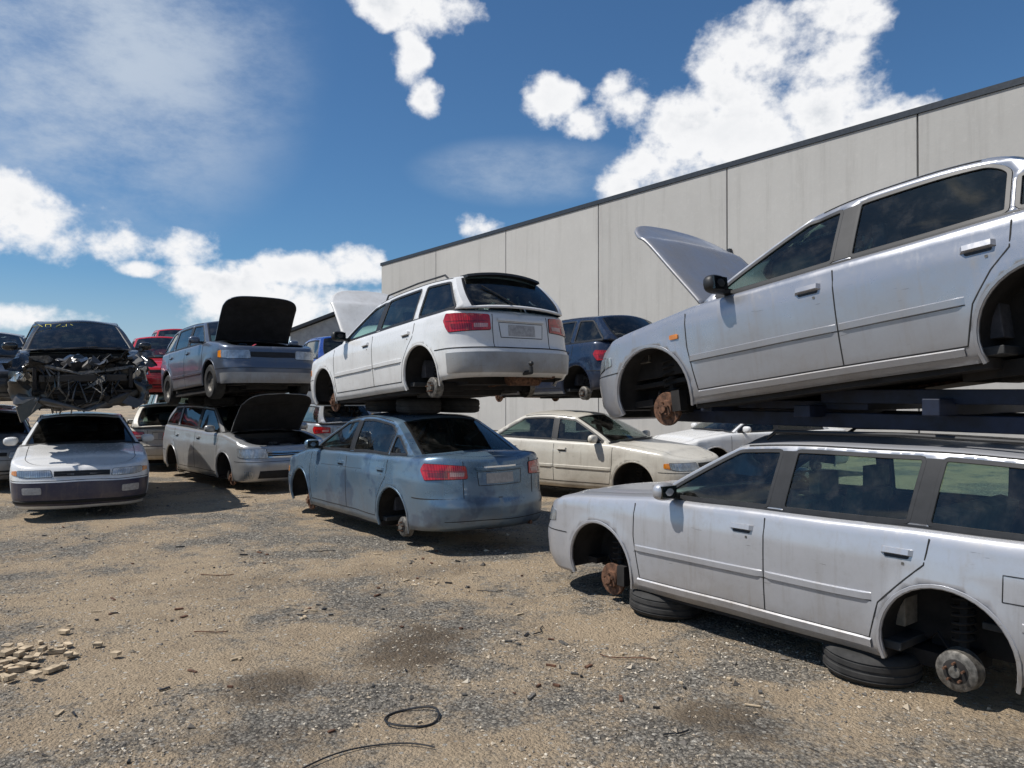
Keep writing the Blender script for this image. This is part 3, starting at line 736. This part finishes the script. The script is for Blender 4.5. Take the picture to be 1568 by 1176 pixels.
def ex_civ(k,mb,gl,tr,intr,rg):
    rnd=random.Random(5)
    patch(tr,k.B,[(.60,.56),(1.10,.62),(1.04,.76),(.66,.70)],.014,CLR,.05,r=.03)
    for i in range(170):
        y=(rnd.random()-.5)*1.45; z=.28+rnd.random()*.55
        tr.box((k.xF-.10-.10*abs(y)-rnd.random()*.35,y,z),(.04+.14*rnd.random(),.03+.22*rnd.random(),.015+.08*rnd.random()),rnd.choice([BLK,GRIME,STEEL,GRIME,BLK,GAP]),Matrix.Rotation(2*rnd.random()-1,4,'X').to_euler())
    tr.box((k.xF-.24,0,.52),(.05,1.0,.36),BLK)
    for i in range(9): tr.box((k.xF-.21,0,.37+i*.035),(.02,.96,.008),STEEL)
    for i in range(22):
        y=(rnd.random()-.5)*1.3; tr.tube([(k.xF-.2,y,.75),(k.xF-.05,y+.25*(rnd.random()-.5),.6),(k.xF+.02,y+.4*(rnd.random()-.5),.4),(k.xF-.1,y+.5*(rnd.random()-.5),.12+.15*rnd.random())],.009,rnd.choice([BLK,STEEL,BLACK]),5)
    tr.tube([(k.xF-.2,-.80,.40),(k.xF-.02,-.45,.30),(k.xF+.06,0,.22),(k.xF+.02,.4,.30),(k.xF-.25,.84,.48)],.055,BLACK,8)
    tr.tube([(k.xF-.2,-.7,.74),(k.xF-.12,-.4,.66),(k.xF-.08,0,.78),(k.xF-.2,.7,.70)],.028,STEEL,8)
    tr.box((k.xF-.05,-.62,.22),(.05,.55,.18),BLACK,Matrix.Rotation(.45,4,'X').to_euler())
    tr.box((k.xF-.10,.60,.27),(.04,.42,.15),BLACK,Matrix.Rotation(-.5,4,'X').to_euler())
    # torn fender sheets
    for (sx,sy,sz,rx,ry,rz) in((-.35,.74,.80,.5,.5,.2),(-.28,-.72,.78,-.6,.4,-.3),(-.15,.35,.80,.3,-.5,.4),(-.55,-.2,.86,.2,.25,0)):
        R3=Matrix.Rotation(rx,4,'X')@Matrix.Rotation(ry,4,'Y')@Matrix.Rotation(rz,4,'Z'); n=7; V=[];F=[]
        for i in range(n):
            for j in range(n):
                q=R3@Vector(((i/(n-1)-.5)*.42,(j/(n-1)-.5)*.36,.09*mn.noise(Vector((i*.6+sx*9,j*.6,sy*5)))));V.append((k.xF+sx+q.x,sy+q.y,sz+q.z))
        for i in range(n-1):
            for j in range(n-1): F.append((i*n+j,(i+1)*n+j,(i+1)*n+j+1,i*n+j+1))
        tr.add(V,F,BLACK)
    p=k.SF[8][0]; 
    YEL=simple('yellow_marker',(.65,.60,.12),.8)
    for j,(y0,z0,y1,z1) in enumerate([(-.28,.0,-.22,.05),(-.22,.05,-.16,.0),(-.12,0,-.12,.05),(-.12,.05,-.05,.05),(-.05,.05,-.05,0),(.02,.0,.08,.05),(.1,.0,.16,.0),(.16,0,.16,.05),(.22,.05,.28,0)]):
        f=lambda y,z:(p[0]+.02-(z)*1.0,y-.35,p[2]-.035+z*.75+.012-.06*(y-.35)**2)
        tr.tube([f(y0,z0),f(y1,z1)],.006,YEL,5)
build_car('black_wrecked_sedan',(-7.13,12.70,1.50),-59,5,1.5,color=BLACK,extra=ex_civ,H=1.45,W=1.74,wb=2.6,foh=.85,glass=GLASS,znose=.78,zcowl=.98,hood=-1,zb0=.95,crumple=.17,fhole=[(-.02,.20),(.70,.30),(.62,.95),(-.02,.95)],nf=3.2,af=.46,dent=.02,roofdent=.06)
HB=dict(extra=ex_c,roh=.75,xCt=-1.5,xCb=-1.95,mC=.12)
build_car('white_hatchback',(-8.35,18.8,0),112,color=WHITE2,H=1.5,YR=.58,**HB)
build_car('red_station_wagon',(-8.35,18.4,1.55),-62,color=REDP,H=1.55,YR=.58,**HB)
build_car('red_hatchback',(-10.2,23.5,2.1),-60,color=REDP,H=1.6,YR=.58,**HB)
build_car('silver_compact_car',(-10.2,23.5,.3),-60,color=SILV3,H=1.6,YR=.58,**HB)
build_car('grey_sedan',(-10.4,15.2,0),-58,color=GREY,extra=ex_c,glass=GLASSD)
build_car('black_hatchback',(-10.3,15.1,1.5),-58,3,color=BLACK,H=1.45,**HB)
build_car('blue_hatchback',(-5.0,20.9,1.6),118,color=BLUEP,H=1.6,**HB)
build_car('silver_hatchback',(-5.0,20.9,0),118,color=SILV3,H=1.5,**HB)
build_car('maroon_sedan',(-14.0,20.5,1.5),-62,color=REDP,extra=ex_c,glass=GLASSD)
build_car('white_family_car',(-14.0,20.5,0),-62,color=WHITE,extra=ex_c,glass=GLASSD)
build_car('white_compact_car',(4.9,16.2,0),-160,color=WHITE,extra=ex_c,H=1.45,glass=GLASS)
# ------------------------------------------------------------------ tyres, beams
def tyre(loc,rot=(0,0,0),r=.285,w=.175):
    m=MB(); h=w/2
    m.lathe([(r*.62,h*.7),(r*.66,h*.95),(r*.8,h*1.05),(r*.94,h*.9),(r,h*.62),(r*.975,h*.58),(r*.975,h*.5),(r,h*.46),(r*1.0,.012),(r*.975,.008),(r*.975,-.008),(r,-.012),(r,-h*.46),(r*.975,-h*.5),(r*.975,-h*.58),(r,-h*.62),(r*.94,-h*.9),(r*.8,-h*1.05),(r*.66,-h*.95),(r*.62,-h*.7),(r*.92,0),(r*.62,h*.7)],(0,0,0),(0,0,1),RUB,40)
    o=m.obj('scrap_tyre',None,merge=False); o.location=loc; o.rotation_euler=rot
def carpt(c,yaw,x,y,z=0):
    a=math.radians(yaw); return (c[0]+x*math.cos(a)-y*math.sin(a),c[1]+x*math.sin(a)+y*math.cos(a),z)
W1=(2.20,5.80)
for x,y in((.87,.56),(-.80,.56)): tyre(carpt(W1,127.9,x,y,.09),(.03,.04,x))
for x,y in((.87,-.6),(-.80,-.6)): tyre(carpt(W1,127.9,x,y,.09))
for (cx,cy,yy) in((-1.4,10.2,127),(-5.45,15.2,-48),(-7.1,12.7,-60)):
    for x in(.25,-.60):
        tyre(carpt((cx,cy),yy,x,.16,1.575),(0,.02,0)); tyre(carpt((cx,cy),yy,x,-.42,1.575),(0,.02,0))
BEAM=simple('dark_blue_steel',(.006,.011,.028),.6,.1,.5,8)
bm=MB(); R9=Matrix.Rotation(math.radians(127.9),4,'Z').to_euler()
for (x,y,z,dx,dy,dz) in((-.4,.36,1.56,2.9,.10,.10),(-.4,-.45,1.56,2.9,.10,.10),(.4,0,1.64,.1,1.3,.07),(-1.2,0,1.66,.1,1.3,.10),(-.35,.0,1.62,.12,1.2,.08),(-1.1,.1,1.72,1.4,.7,.09),(-.2,.0,1.66,1.0,.8,.06)):
    bm.box(carpt(W1,127.9,x,y,z),(dx,dy,dz),BEAM,R9)
bm.obj('steel_stacking_frame',None,merge=False,smooth=False,bevel=.006)
# ------------------------------------------------------------------ ground
def gcoords(lim,near,n):
    t=np.linspace(-1,1,n); return np.sign(t)*(near*np.abs(t)+(lim-near)*np.abs(t)**6)
def g_z(x,y):
    if abs(x)<30 and abs(y-6)<30: return .026*mn.noise(Vector((x*.7,y*.7,0)))+.018*mn.noise(Vector((x*2.3,y*2.3,3)))-.012
    return -.012
xs=gcoords(500,16,240); ys=gcoords(500,16,240)+6
gv=[(x,y,g_z(x,y)) for y in ys for x in xs]; gf=[]; nx=len(xs)
for j in range(len(ys)-1):
    for i in range(nx-1): gf.append((j*nx+i,j*nx+i+1,(j+1)*nx+i+1,(j+1)*nx+i))
m,nt,nd,lk=newmat('gravel_dirt')
tc=N(nd,'ShaderNodeTexCoord'); o=tc.outputs['Object']
nA=noise(nd,lk,o,.5,5,.6); nB=noise(nd,lk,o,2.4,6,.7); nC=noise(nd,lk,o,22,5,.75); nD=noise(nd,lk,o,110,3,.7)
mixf=mathn(nd,lk,'MULTIPLY_ADD',nB,.5,nA); mixf=mathn(nd,lk,'MULTIPLY_ADD',nC,.35,mixf)
f=mrange(nd,lk,mixf,.82,.99,0,1)
dirt=mixc(nd,lk,nC,(.32,.235,.150),(.56,.45,.315))
vor=N(nd,'ShaderNodeTexVoronoi'); vor.inputs['Scale'].default_value=52; lk.new(o,vor.inputs['Vector'])
vs=N(nd,'ShaderNodeSeparateColor'); lk.new(vor.outputs['Color'],vs.inputs[0])
grav=mixc(nd,lk,vs.outputs[0],(.14,.128,.112),(.46,.42,.355))
vedge=mrange(nd,lk,vor.outputs['Distance'],.2,.7,1,.5)
grav=mixc(nd,lk,1.0,grav,vedge,'MULTIPLY')
col=mixc(nd,lk,f,grav,dirt)
v2=N(nd,'ShaderNodeTexVoronoi'); v2.inputs['Scale'].default_value=26; lk.new(o,v2.inputs['Vector'])
v2s=N(nd,'ShaderNodeSeparateColor'); lk.new(v2.outputs['Color'],v2s.inputs[0])
spk=mathn(nd,lk,'MULTIPLY',mrange(nd,lk,v2s.outputs[1],.78,.82),mrange(nd,lk,v2.outputs['Distance'],.38,.28))
col=mixc(nd,lk,spk,col,mixc(nd,lk,v2s.outputs[2],(.12,.11,.10),(.60,.56,.48)))
dk=mrange(nd,lk,nB,.50,.68,0,.35); col=mixc(nd,lk,dk,col,(.17,.13,.095))
sepg=N(nd,'ShaderNodeSeparateXYZ'); lk.new(o,sepg.inputs[0])
st=None
for (x,y,rx,ry,a) in((-.72,5.3,.42,.55,.75),(-1.45,4.6,.30,.35,.65),(1.15,4.15,.35,.3,.65),(-1.0,7.6,.8,.35,.3),(-2.6,7.0,.7,.5,.2),(-1.3,3.9,.5,.2,.35)):
    dx=mathn(nd,lk,'MULTIPLY_ADD',sepg.outputs[0],1/rx,-x/rx); dy=mathn(nd,lk,'MULTIPLY_ADD',sepg.outputs[1],1/ry,-y/ry)
    d=mathn(nd,lk,'ADD',mathn(nd,lk,'MULTIPLY',dx,dx),mathn(nd,lk,'MULTIPLY',dy,dy))
    d=mathn(nd,lk,'SUBTRACT',d,mathn(nd,lk,'MULTIPLY_ADD',nB,3.6,-1.8))
    d=mathn(nd,lk,'SUBTRACT',d,mathn(nd,lk,'MULTIPLY_ADD',nC,2.2,-1.1))
    g=mrange(nd,lk,d,1.3,-.1,0,a); st=g if st is None else mathn(nd,lk,'MAXIMUM',st,g)
col=mixc(nd,lk,st,col,(.07,.055,.042))
p=N(nd,'ShaderNodeBsdfPrincipled'); lk.new(col,p.inputs['Base Color']); p.inputs['Roughness'].default_value=.95; p.inputs['Specular IOR Level'].default_value=.15
h=mathn(nd,lk,'MULTIPLY_ADD',nC,1.2,mathn(nd,lk,'MULTIPLY',nD,.5)); h=mathn(nd,lk,'MULTIPLY_ADD',vor.outputs['Distance'],-.5,h); h=mathn(nd,lk,'MULTIPLY_ADD',nB,1.5,h)
b=N(nd,'ShaderNodeBump'); b.inputs['Strength'].default_value=1.0; b.inputs['Distance'].default_value=.035; lk.new(h,b.inputs['Height']); lk.new(b.outputs[0],p.inputs['Normal'])
out=N(nd,'ShaderNodeOutputMaterial'); lk.new(p.outputs[0],out.inputs[0])
me=bpy.data.meshes.new('ground'); me.from_pydata(gv,[],gf); me.materials.append(m); me.shade_smooth()
COL.objects.link(bpy.data.objects.new('ground',me))
m,nt,nd,lk=newmat('stone')
g=N(nd,'ShaderNodeNewGeometry'); c=N(nd,'ShaderNodeValToRGB'); lk.new(g.outputs['Random Per Island'],c.inputs[0])
cr=c.color_ramp; cr.elements[0].color=(.10,.09,.08,1); cr.elements[1].color=(.60,.54,.44,1)
e=cr.elements.new(.45); e.color=(.26,.225,.18,1); e=cr.elements.new(.75); e.color=(.42,.345,.25,1)
p=N(nd,'ShaderNodeBsdfPrincipled'); lk.new(c.outputs[0],p.inputs['Base Color']); p.inputs['Roughness'].default_value=.9
out=N(nd,'ShaderNodeOutputMaterial'); lk.new(p.outputs[0],out.inputs[0])
V=[];F=[]; b0=0
base=np.array([(1,0,0),(-1,0,0),(0,1,0),(0,-1,0),(0,0,1),(0,0,-1)],float); bf=[(0,2,4),(2,1,4),(1,3,4),(3,0,4),(2,0,5),(1,2,5),(3,1,5),(0,3,5)]
cnt=0
while cnt<40000:
    y=2.6+12*random.random()**1.3; x=(random.random()*2-1)*(.8*y+.6)
    d=mn.noise(Vector((x*.9,y*.9,9)))+.5*mn.noise(Vector((x*3,y*3,2)))
    if random.random()>.35+d*1.2: continue
    r=.0035+.010*random.random()**2.6
    if random.random()<.018: r*=2.3
    q=base*np.random.uniform(.65,1.25,(6,3))*r+np.random.uniform(-.35,.35,(6,3))*r; q[:,2]*=.65
    q[:,0]+=x;q[:,1]+=y;q[:,2]+=g_z(x,y)+r*.25
    V.extend(q.tolist()); F.extend([(b0+a,b0+b_,b0+c_) for a,b_,c_ in bf]); b0+=6; cnt+=1
me=bpy.data.meshes.new('loose_gravel'); me.from_pydata(V,[],F); me.materials.append(m); COL.objects.link(bpy.data.objects.new('loose_gravel',me))
WOOD=simple('splintered_wood',(.42,.33,.22),.9,0,.4,20)
db=MB()
for i in range(70):
    x=-3.3+random.gauss(0,.2);y=4.95+random.gauss(0,.25); l=.03+.07*random.random()
    db.box((x,y,g_z(x,y)+.012+.04*random.random()),(l,.02+.04*random.random(),.01+.02*random.random()),WOOD,Matrix.Rotation(random.random()*3,4,'Z').to_euler())
db.obj('rubble_pile',None,merge=False,smooth=False)
db=MB()
for (cx,cy,n,s) in((-1.6,6.2,14,.18),(-.7,7.2,10,.25),(.3,5.0,10,.3),(-2.8,8.2,10,.4),(-3,6,10,.4),(1,4.4,10,.3),(-.9,8.1,10,.3),(-2.2,4.6,10,.5),(0,6.5,14,.8),(-4.5,9,14,.9),(-.5,4.6,10,.6)):
    for i in range(n):
        x=cx+random.gauss(0,s);y=cy+random.gauss(0,s*.8)
        db.box((x,y,g_z(x,y)+.008),(.02+.08*random.random()**2,.008+.018*random.random(),.005+.008*random.random()),random.choice([WOOD,BLK,RUST,WOOD,STEEL]),Matrix.Rotation(random.random()*3,4,'Z').to_euler())
for (x,y,l,a) in((-2.3,5.6,.22,.4),(.15,5.55,.3,1.2),(-.3,6.8,.25,.2),(.9,5.0,.35,2.6),(-3.0,7.4,.3,.1),(-1.9,8.4,.35,2.9),(.75,3.9,.2,.5)):
    pts=[(x+l*math.cos(a)*t+.03*math.sin(t*5+x),y+l*math.sin(a)*t+.03*math.cos(t*4),g_z(x+l*math.cos(a)*t,y+l*math.sin(a)*t)+.012) for t in np.linspace(0,1,9)]
    db.tube(pts,.0045,random.choice([BLK,RUST]),5)
db.obj('scrap_litter',None,merge=False,smooth=False)
db=MB(); pts=[]
for i in range(32):
    a=2*math.pi*i/32; x=-.54+.145*math.cos(a);y=4.17+.135*math.sin(a)*(1+.1*math.cos(2*a)); pts.append((x,y,g_z(x,y)+.014+.008*math.sin(a*2)))
db.tube(pts,.006,BLK,6,True); db.obj('rubber_hose_loop',None,merge=False)
db=MB(); pts=[]
for i in range(26):
    t=i/25; x=-1.0+.62*t;y=3.72+.13*math.sin(t*2.6)-.18*(1-t)**4; pts.append((x,y,g_z(x,y)+.012+.004*math.sin(t*9)))
db.tube(pts,.004,BLK,6); db.obj('loose_wire',None,merge=False)
# ------------------------------------------------------------------ warehouse
d=np.array([-.599,.8006]); nn=np.array([.8006,.599])
def ns(n,s,z=0): p=nn*n+d*s; return (p[0],p[1],z)
m,nt,nd,lk=newmat('precast_concrete')
tc=N(nd,'ShaderNodeTexCoord'); o=tc.outputs['Object']
n1=noise(nd,lk,o,.5,6,.65); n2=noise(nd,lk,o,6,5,.7)
mp=N(nd,'ShaderNodeMapping'); mp.inputs['Scale'].default_value=(1.8,1.8,.10); lk.new(o,mp.inputs[0]); n3=noise(nd,lk,mp.outputs[0],1.6,5,.7)
gi=N(nd,'ShaderNodeNewGeometry')
c=mixc(nd,lk,n1,(.36,.35,.33),(.47,.46,.435)); c=mixc(nd,lk,mrange(nd,lk,n3,.48,.78,0,.5),c,(.27,.26,.24)); c=mixc(nd,lk,mrange(nd,lk,n2,.5,.8,0,.25),c,(.54,.53,.50))
c=mixc(nd,lk,1.0,c,mrange(nd,lk,gi.outputs['Random Per Island'],0,1,.93,1.05),'MULTIPLY')
p=N(nd,'ShaderNodeBsdfPrincipled'); lk.new(c,p.inputs['Base Color']); p.inputs['Roughness'].default_value=.9
b=N(nd,'ShaderNodeBump'); b.inputs['Strength'].default_value=.2; b.inputs['Distance'].default_value=.02; lk.new(n2,b.inputs['Height']); lk.new(b.outputs[0],p.inputs['Normal'])
out=N(nd,'ShaderNodeOutputMaterial'); lk.new(p.outputs[0],out.inputs[0]); CONC=m
ROOF=simple('roof_steel',(.10,.11,.12),.5,.4,.2); CAP=simple('dark_flashing',(.03,.036,.045),.5,.2,.2)
wh=bpy.data.objects.new('concrete_warehouse',None); COL.objects.link(wh)
wm=MB(); Rw=Matrix.Rotation(math.atan2(d[1],d[0]),4,'Z').to_euler()
H=8.95; D0=20.3; edges=[39.6-6.0*i for i in range(12)]
core=MB()
def nbox(mbx,n0,n1_,s0,s1,z0,z1,mat): mbx.box(ns((n0+n1_)/2,(s0+s1)/2,(z0+z1)/2),(abs(s1-s0),abs(n1_-n0),z1-z0),mat,Rw)
for a,b_ in zip(edges[:-1],edges[1:]):
    nbox(wm,D0,D0+.18,a-.022,b_+.022,0,H,CONC)
nbox(core,D0+.10,D0+.16,39.5,edges[-1],0,H-.05,CAP)
nbox(wm,D0+.2,D0+25,39.6,39.42,0,H-.02,CONC)
nbox(core,D0-.04,D0+.24,39.66,edges[-1],H,H+.16,CAP)
nbox(core,D0+.26,D0+25,39.64,39.40,H-.01,H+.14,CAP)
nbox(core,D0+.22,D0+25,39.3,edges[-1],H-.6,H-.5,ROOF)
core.tube([ns(D0-.03,15.45,6.0),ns(D0-.03,15.45,0)],.022,CAP,6); core.box(ns(D0-.08,15.45,6.2),(.12,.12,.22),CAP,Rw)
wm.obj('wall_panels',wh,merge=False,smooth=False,bevel=.015); core.obj('roof_and_flashing',wh,merge=False,smooth=False)
sh=bpy.data.objects.new('distant_shed',None); COL.objects.link(sh)
SHW=simple('shed_cladding',(.30,.32,.34),.7,.1,.15,2); sm_=MB()
X0,X1,XP,Y0,Y1=-17.9,-8,-13.0,62,80
V=[(X0,Y0,0),(X1,Y0,0),(X1,Y1,0),(X0,Y1,0),(X0,Y0,6.5),(X1,Y0,6.5),(X1,Y1,6.5),(X0,Y1,6.5),(XP,Y0,8.3),(XP,Y1,8.3)]
sm_.add(V,[(0,1,5,8,4),(3,7,9,6,2),(0,4,7,3),(1,2,6,5)],SHW)
for (xa,za,xb,zb) in((X0-.5,6.35,XP,8.42),(X1+.5,6.35,XP,8.42)):
    V=[(xa,Y0-.5,za),(xb,Y0-.5,zb),(xb,Y1,zb),(xa,Y1,za),(xa,Y0-.5,za+.25),(xb,Y0-.5,zb+.25),(xb,Y1,zb+.25),(xa,Y1,za+.25)]
    sm_.add(V,[(0,1,2,3),(4,5,6,7),(0,1,5,4),(1,2,6,5),(2,3,7,6),(3,0,4,7)],CAP)
sm_.box((-13,Y0-.1,2.4),(4,.1,4.4),CAP)
sm_.obj('shed_walls_and_roof',sh,merge=False,smooth=False)
# ------------------------------------------------------------------ world
world=bpy.data.worlds.new('World'); scene.world=world; world.use_nodes=True
nt=world.node_tree; nd=nt.nodes; lk=nt.links; nd.clear()
SUN=Vector((-.54,-.10,.86)).normalized(); el=math.asin(SUN.z); az=math.atan2(SUN.x,SUN.y)
sky=N(nd,'ShaderNodeTexSky'); sky.sky_type='NISHITA'; sky.sun_disc=False; sky.sun_elevation=el; sky.sun_rotation=az%(2*math.pi)
sky.air_density=1.0; sky.dust_density=.4; sky.ozone_density=2.0
bg=N(nd,'ShaderNodeBackground'); bg.inputs[1].default_value=.080; 
tc=N(nd,'ShaderNodeTexCoord'); dv=tc.outputs['Generated']; sp=N(nd,'ShaderNodeSeparateXYZ'); lk.new(dv,sp.inputs[0])
azn=mathn(nd,lk,'MULTIPLY',mathn(nd,lk,'ARCTAN2',sp.outputs[0],sp.outputs[1]),180/math.pi)
eln=mathn(nd,lk,'MULTIPLY',mathn(nd,lk,'ARCSINE',sp.outputs[2]),180/math.pi)
blobs=[(3.2,20.8,2.2,1.5),(5.6,19.2,1.9,1.3),(9.0,20.6,2.6,1.9),(12.3,19.0,3.8,3.0),(16.6,21.0,4.0,3.0),(20.5,22.2,4.2,2.8),(23.4,24.4,2.6,1.7),(17.3,17.6,4.6,3.4),(10.8,16.2,3.0,2.6),(22,18.8,4.0,2.2),(26.5,18.0,3.4,1.1),(8.2,14.6,2.0,1.2),(13.5,14.5,3.6,2.2),
 (-9.2,26.6,2.6,1.3),(-5.4,26.0,3.0,1.4),(-7.4,23.3,1.4,1.8),(-6.4,21.2,1.2,1.3),
 (-32.5,11.0,4.2,2.2),(-29.2,9.6,3.8,1.7),(-37,10,5,2.6),(-26.4,8.2,1.8,.6),(-33,4.8,5,.8),
 (-22.8,9.8,2.0,1.3),(-20.6,7.6,3.8,1.5),(-15,8.6,3.0,1.3),(-11.6,9.0,2.8,1.4),(-15,6.0,7.0,1.8),(-2.4,12.2,1.6,.9)]
Dm=None
for (a,e_,sa,se) in blobs:
    dx=mathn(nd,lk,'MULTIPLY_ADD',azn,1/sa,-a/sa); dy=mathn(nd,lk,'MULTIPLY_ADD',eln,1/se,-e_/se)
    q=mathn(nd,lk,'MULTIPLY',dx,dx); q=mathn(nd,lk,'MULTIPLY_ADD',dy,dy,q); q=mathn(nd,lk,'SUBTRACT',1.0,q)
    Dm=q if Dm is None else mathn(nd,lk,'MAXIMUM',Dm,q)
Dm=mathn(nd,lk,'MAXIMUM',Dm,-3.0)
mp=N(nd,'ShaderNodeMapping'); mp.inputs['Scale'].default_value=(1,1,1.2); lk.new(dv,mp.inputs[0]); cv=mp.outputs[0]
nz=noise(nd,lk,cv,10,5,.55); nf_=noise(nd,lk,cv,38,5,.6)
mp2=N(nd,'ShaderNodeMapping'); mp2.inputs['Scale'].default_value=(1,1,1.2); mp2.inputs['Location'].default_value=(.014,0,-.022); lk.new(dv,mp2.inputs[0])
nzs=noise(nd,lk,mp2.outputs[0],10,5,.55)
val=mathn(nd,lk,'ADD',Dm,mathn(nd,lk,'MULTIPLY_ADD',nz,5.6,-2.6)); val=mathn(nd,lk,'ADD',val,mathn(nd,lk,'MULTIPLY_ADD',nf_,2.2,-1.1))
mask=mrange(nd,lk,val,-.35,1.0)
back=mrange(nd,lk,sp.outputs[1],.55,.2,0,1); nb=noise(nd,lk,dv,3.0,7,.6)
mb_=mathn(nd,lk,'MULTIPLY',mathn(nd,lk,'MULTIPLY',mrange(nd,lk,nb,.54,.66),back),mrange(nd,lk,sp.outputs[2],.0,.1))
mask=mathn(nd,lk,'MAXIMUM',mask,mb_)
rel=mathn(nd,lk,'SUBTRACT',nzs,nz); relf=mrange(nd,lk,rel,-.05,.10,0,1)
thick=mrange(nd,lk,val,.9,2.4,0,1)
shade=mathn(nd,lk,'MULTIPLY',mathn(nd,lk,'MULTIPLY',relf,thick),.62); shade=mathn(nd,lk,'ADD',shade,mathn(nd,lk,'MULTIPLY',thick,.16)); 
ccol=mixc(nd,lk,shade,(.98,.985,1.0),(.46,.52,.60))
mp3=N(nd,'ShaderNodeMapping'); mp3.inputs['Scale'].default_value=(1,1,2.0); mp3.inputs['Rotation'].default_value=(0,.35,0); lk.new(dv,mp3.inputs[0])
nc=noise(nd,lk,mp3.outputs[0],3.4,9,.66)
vx=mathn(nd,lk,'MULTIPLY_ADD',azn,1/17,31/17); vy=mathn(nd,lk,'MULTIPLY_ADD',eln,1/15,-23/15)
vr=mathn(nd,lk,'MULTIPLY_ADD',vy,vy,mathn(nd,lk,'MULTIPLY',vx,vx)); veil=mrange(nd,lk,vr,1.2,.0,0,1)
ux=mathn(nd,lk,'MULTIPLY_ADD',azn,1/9,-1/9); uy=mathn(nd,lk,'MULTIPLY_ADD',eln,1/2.6,-16/2.6)
ur=mathn(nd,lk,'MULTIPLY_ADD',uy,uy,mathn(nd,lk,'MULTIPLY',ux,ux)); veil=mathn(nd,lk,'MAXIMUM',veil,mrange(nd,lk,ur,1.1,.0,0,.6))
cir=mathn(nd,lk,'MULTIPLY',veil,mrange(nd,lk,nc,.36,.66,.10,.95))
haze=mrange(nd,lk,sp.outputs[2],.16,.0,0,.6)
cir=mathn(nd,lk,'MAXIMUM',cir,haze)
bgv=N(nd,'ShaderNodeBackground'); bgv.inputs[0].default_value=(.62,.72,.86,1); bgv.inputs[1].default_value=.82
bgc=N(nd,'ShaderNodeBackground'); lk.new(ccol,bgc.inputs[0]); bgc.inputs[1].default_value=.95
tint=mixc(nd,lk,1.0,sky.outputs[0],(.60,.93,1.18),'MULTIPLY'); lk.new(tint,bg.inputs[0])
m1=N(nd,'ShaderNodeMixShader'); lk.new(cir,m1.inputs[0]); lk.new(bg.outputs[0],m1.inputs[1]); lk.new(bgv.outputs[0],m1.inputs[2])
m2=N(nd,'ShaderNodeMixShader'); lk.new(mask,m2.inputs[0]); lk.new(m1.outputs[0],m2.inputs[1]); lk.new(bgc.outputs[0],m2.inputs[2])
wo=N(nd,'ShaderNodeOutputWorld'); lk.new(m2.outputs[0],wo.inputs[0])
sl=bpy.data.lights.new('sun','SUN'); sl.energy=4.9; sl.angle=math.radians(.5); sl.color=(1,.955,.89)
so=bpy.data.objects.new('sun',sl); COL.objects.link(so); so.rotation_euler=(-SUN).to_track_quat('-Z','Y').to_euler()
cam=bpy.data.cameras.new('camera'); cam.sensor_width=36; cam.lens=36*1177/1568; cam.clip_end=2000; cam.clip_start=.05
co=bpy.data.objects.new('camera',cam); COL.objects.link(co); co.location=(0,0,1.75); co.rotation_euler=(math.radians(90.58),0,0)
scene.camera=co
scene.view_settings.view_transform='Standard'; scene.view_settings.look='None'; scene.view_settings.exposure=0
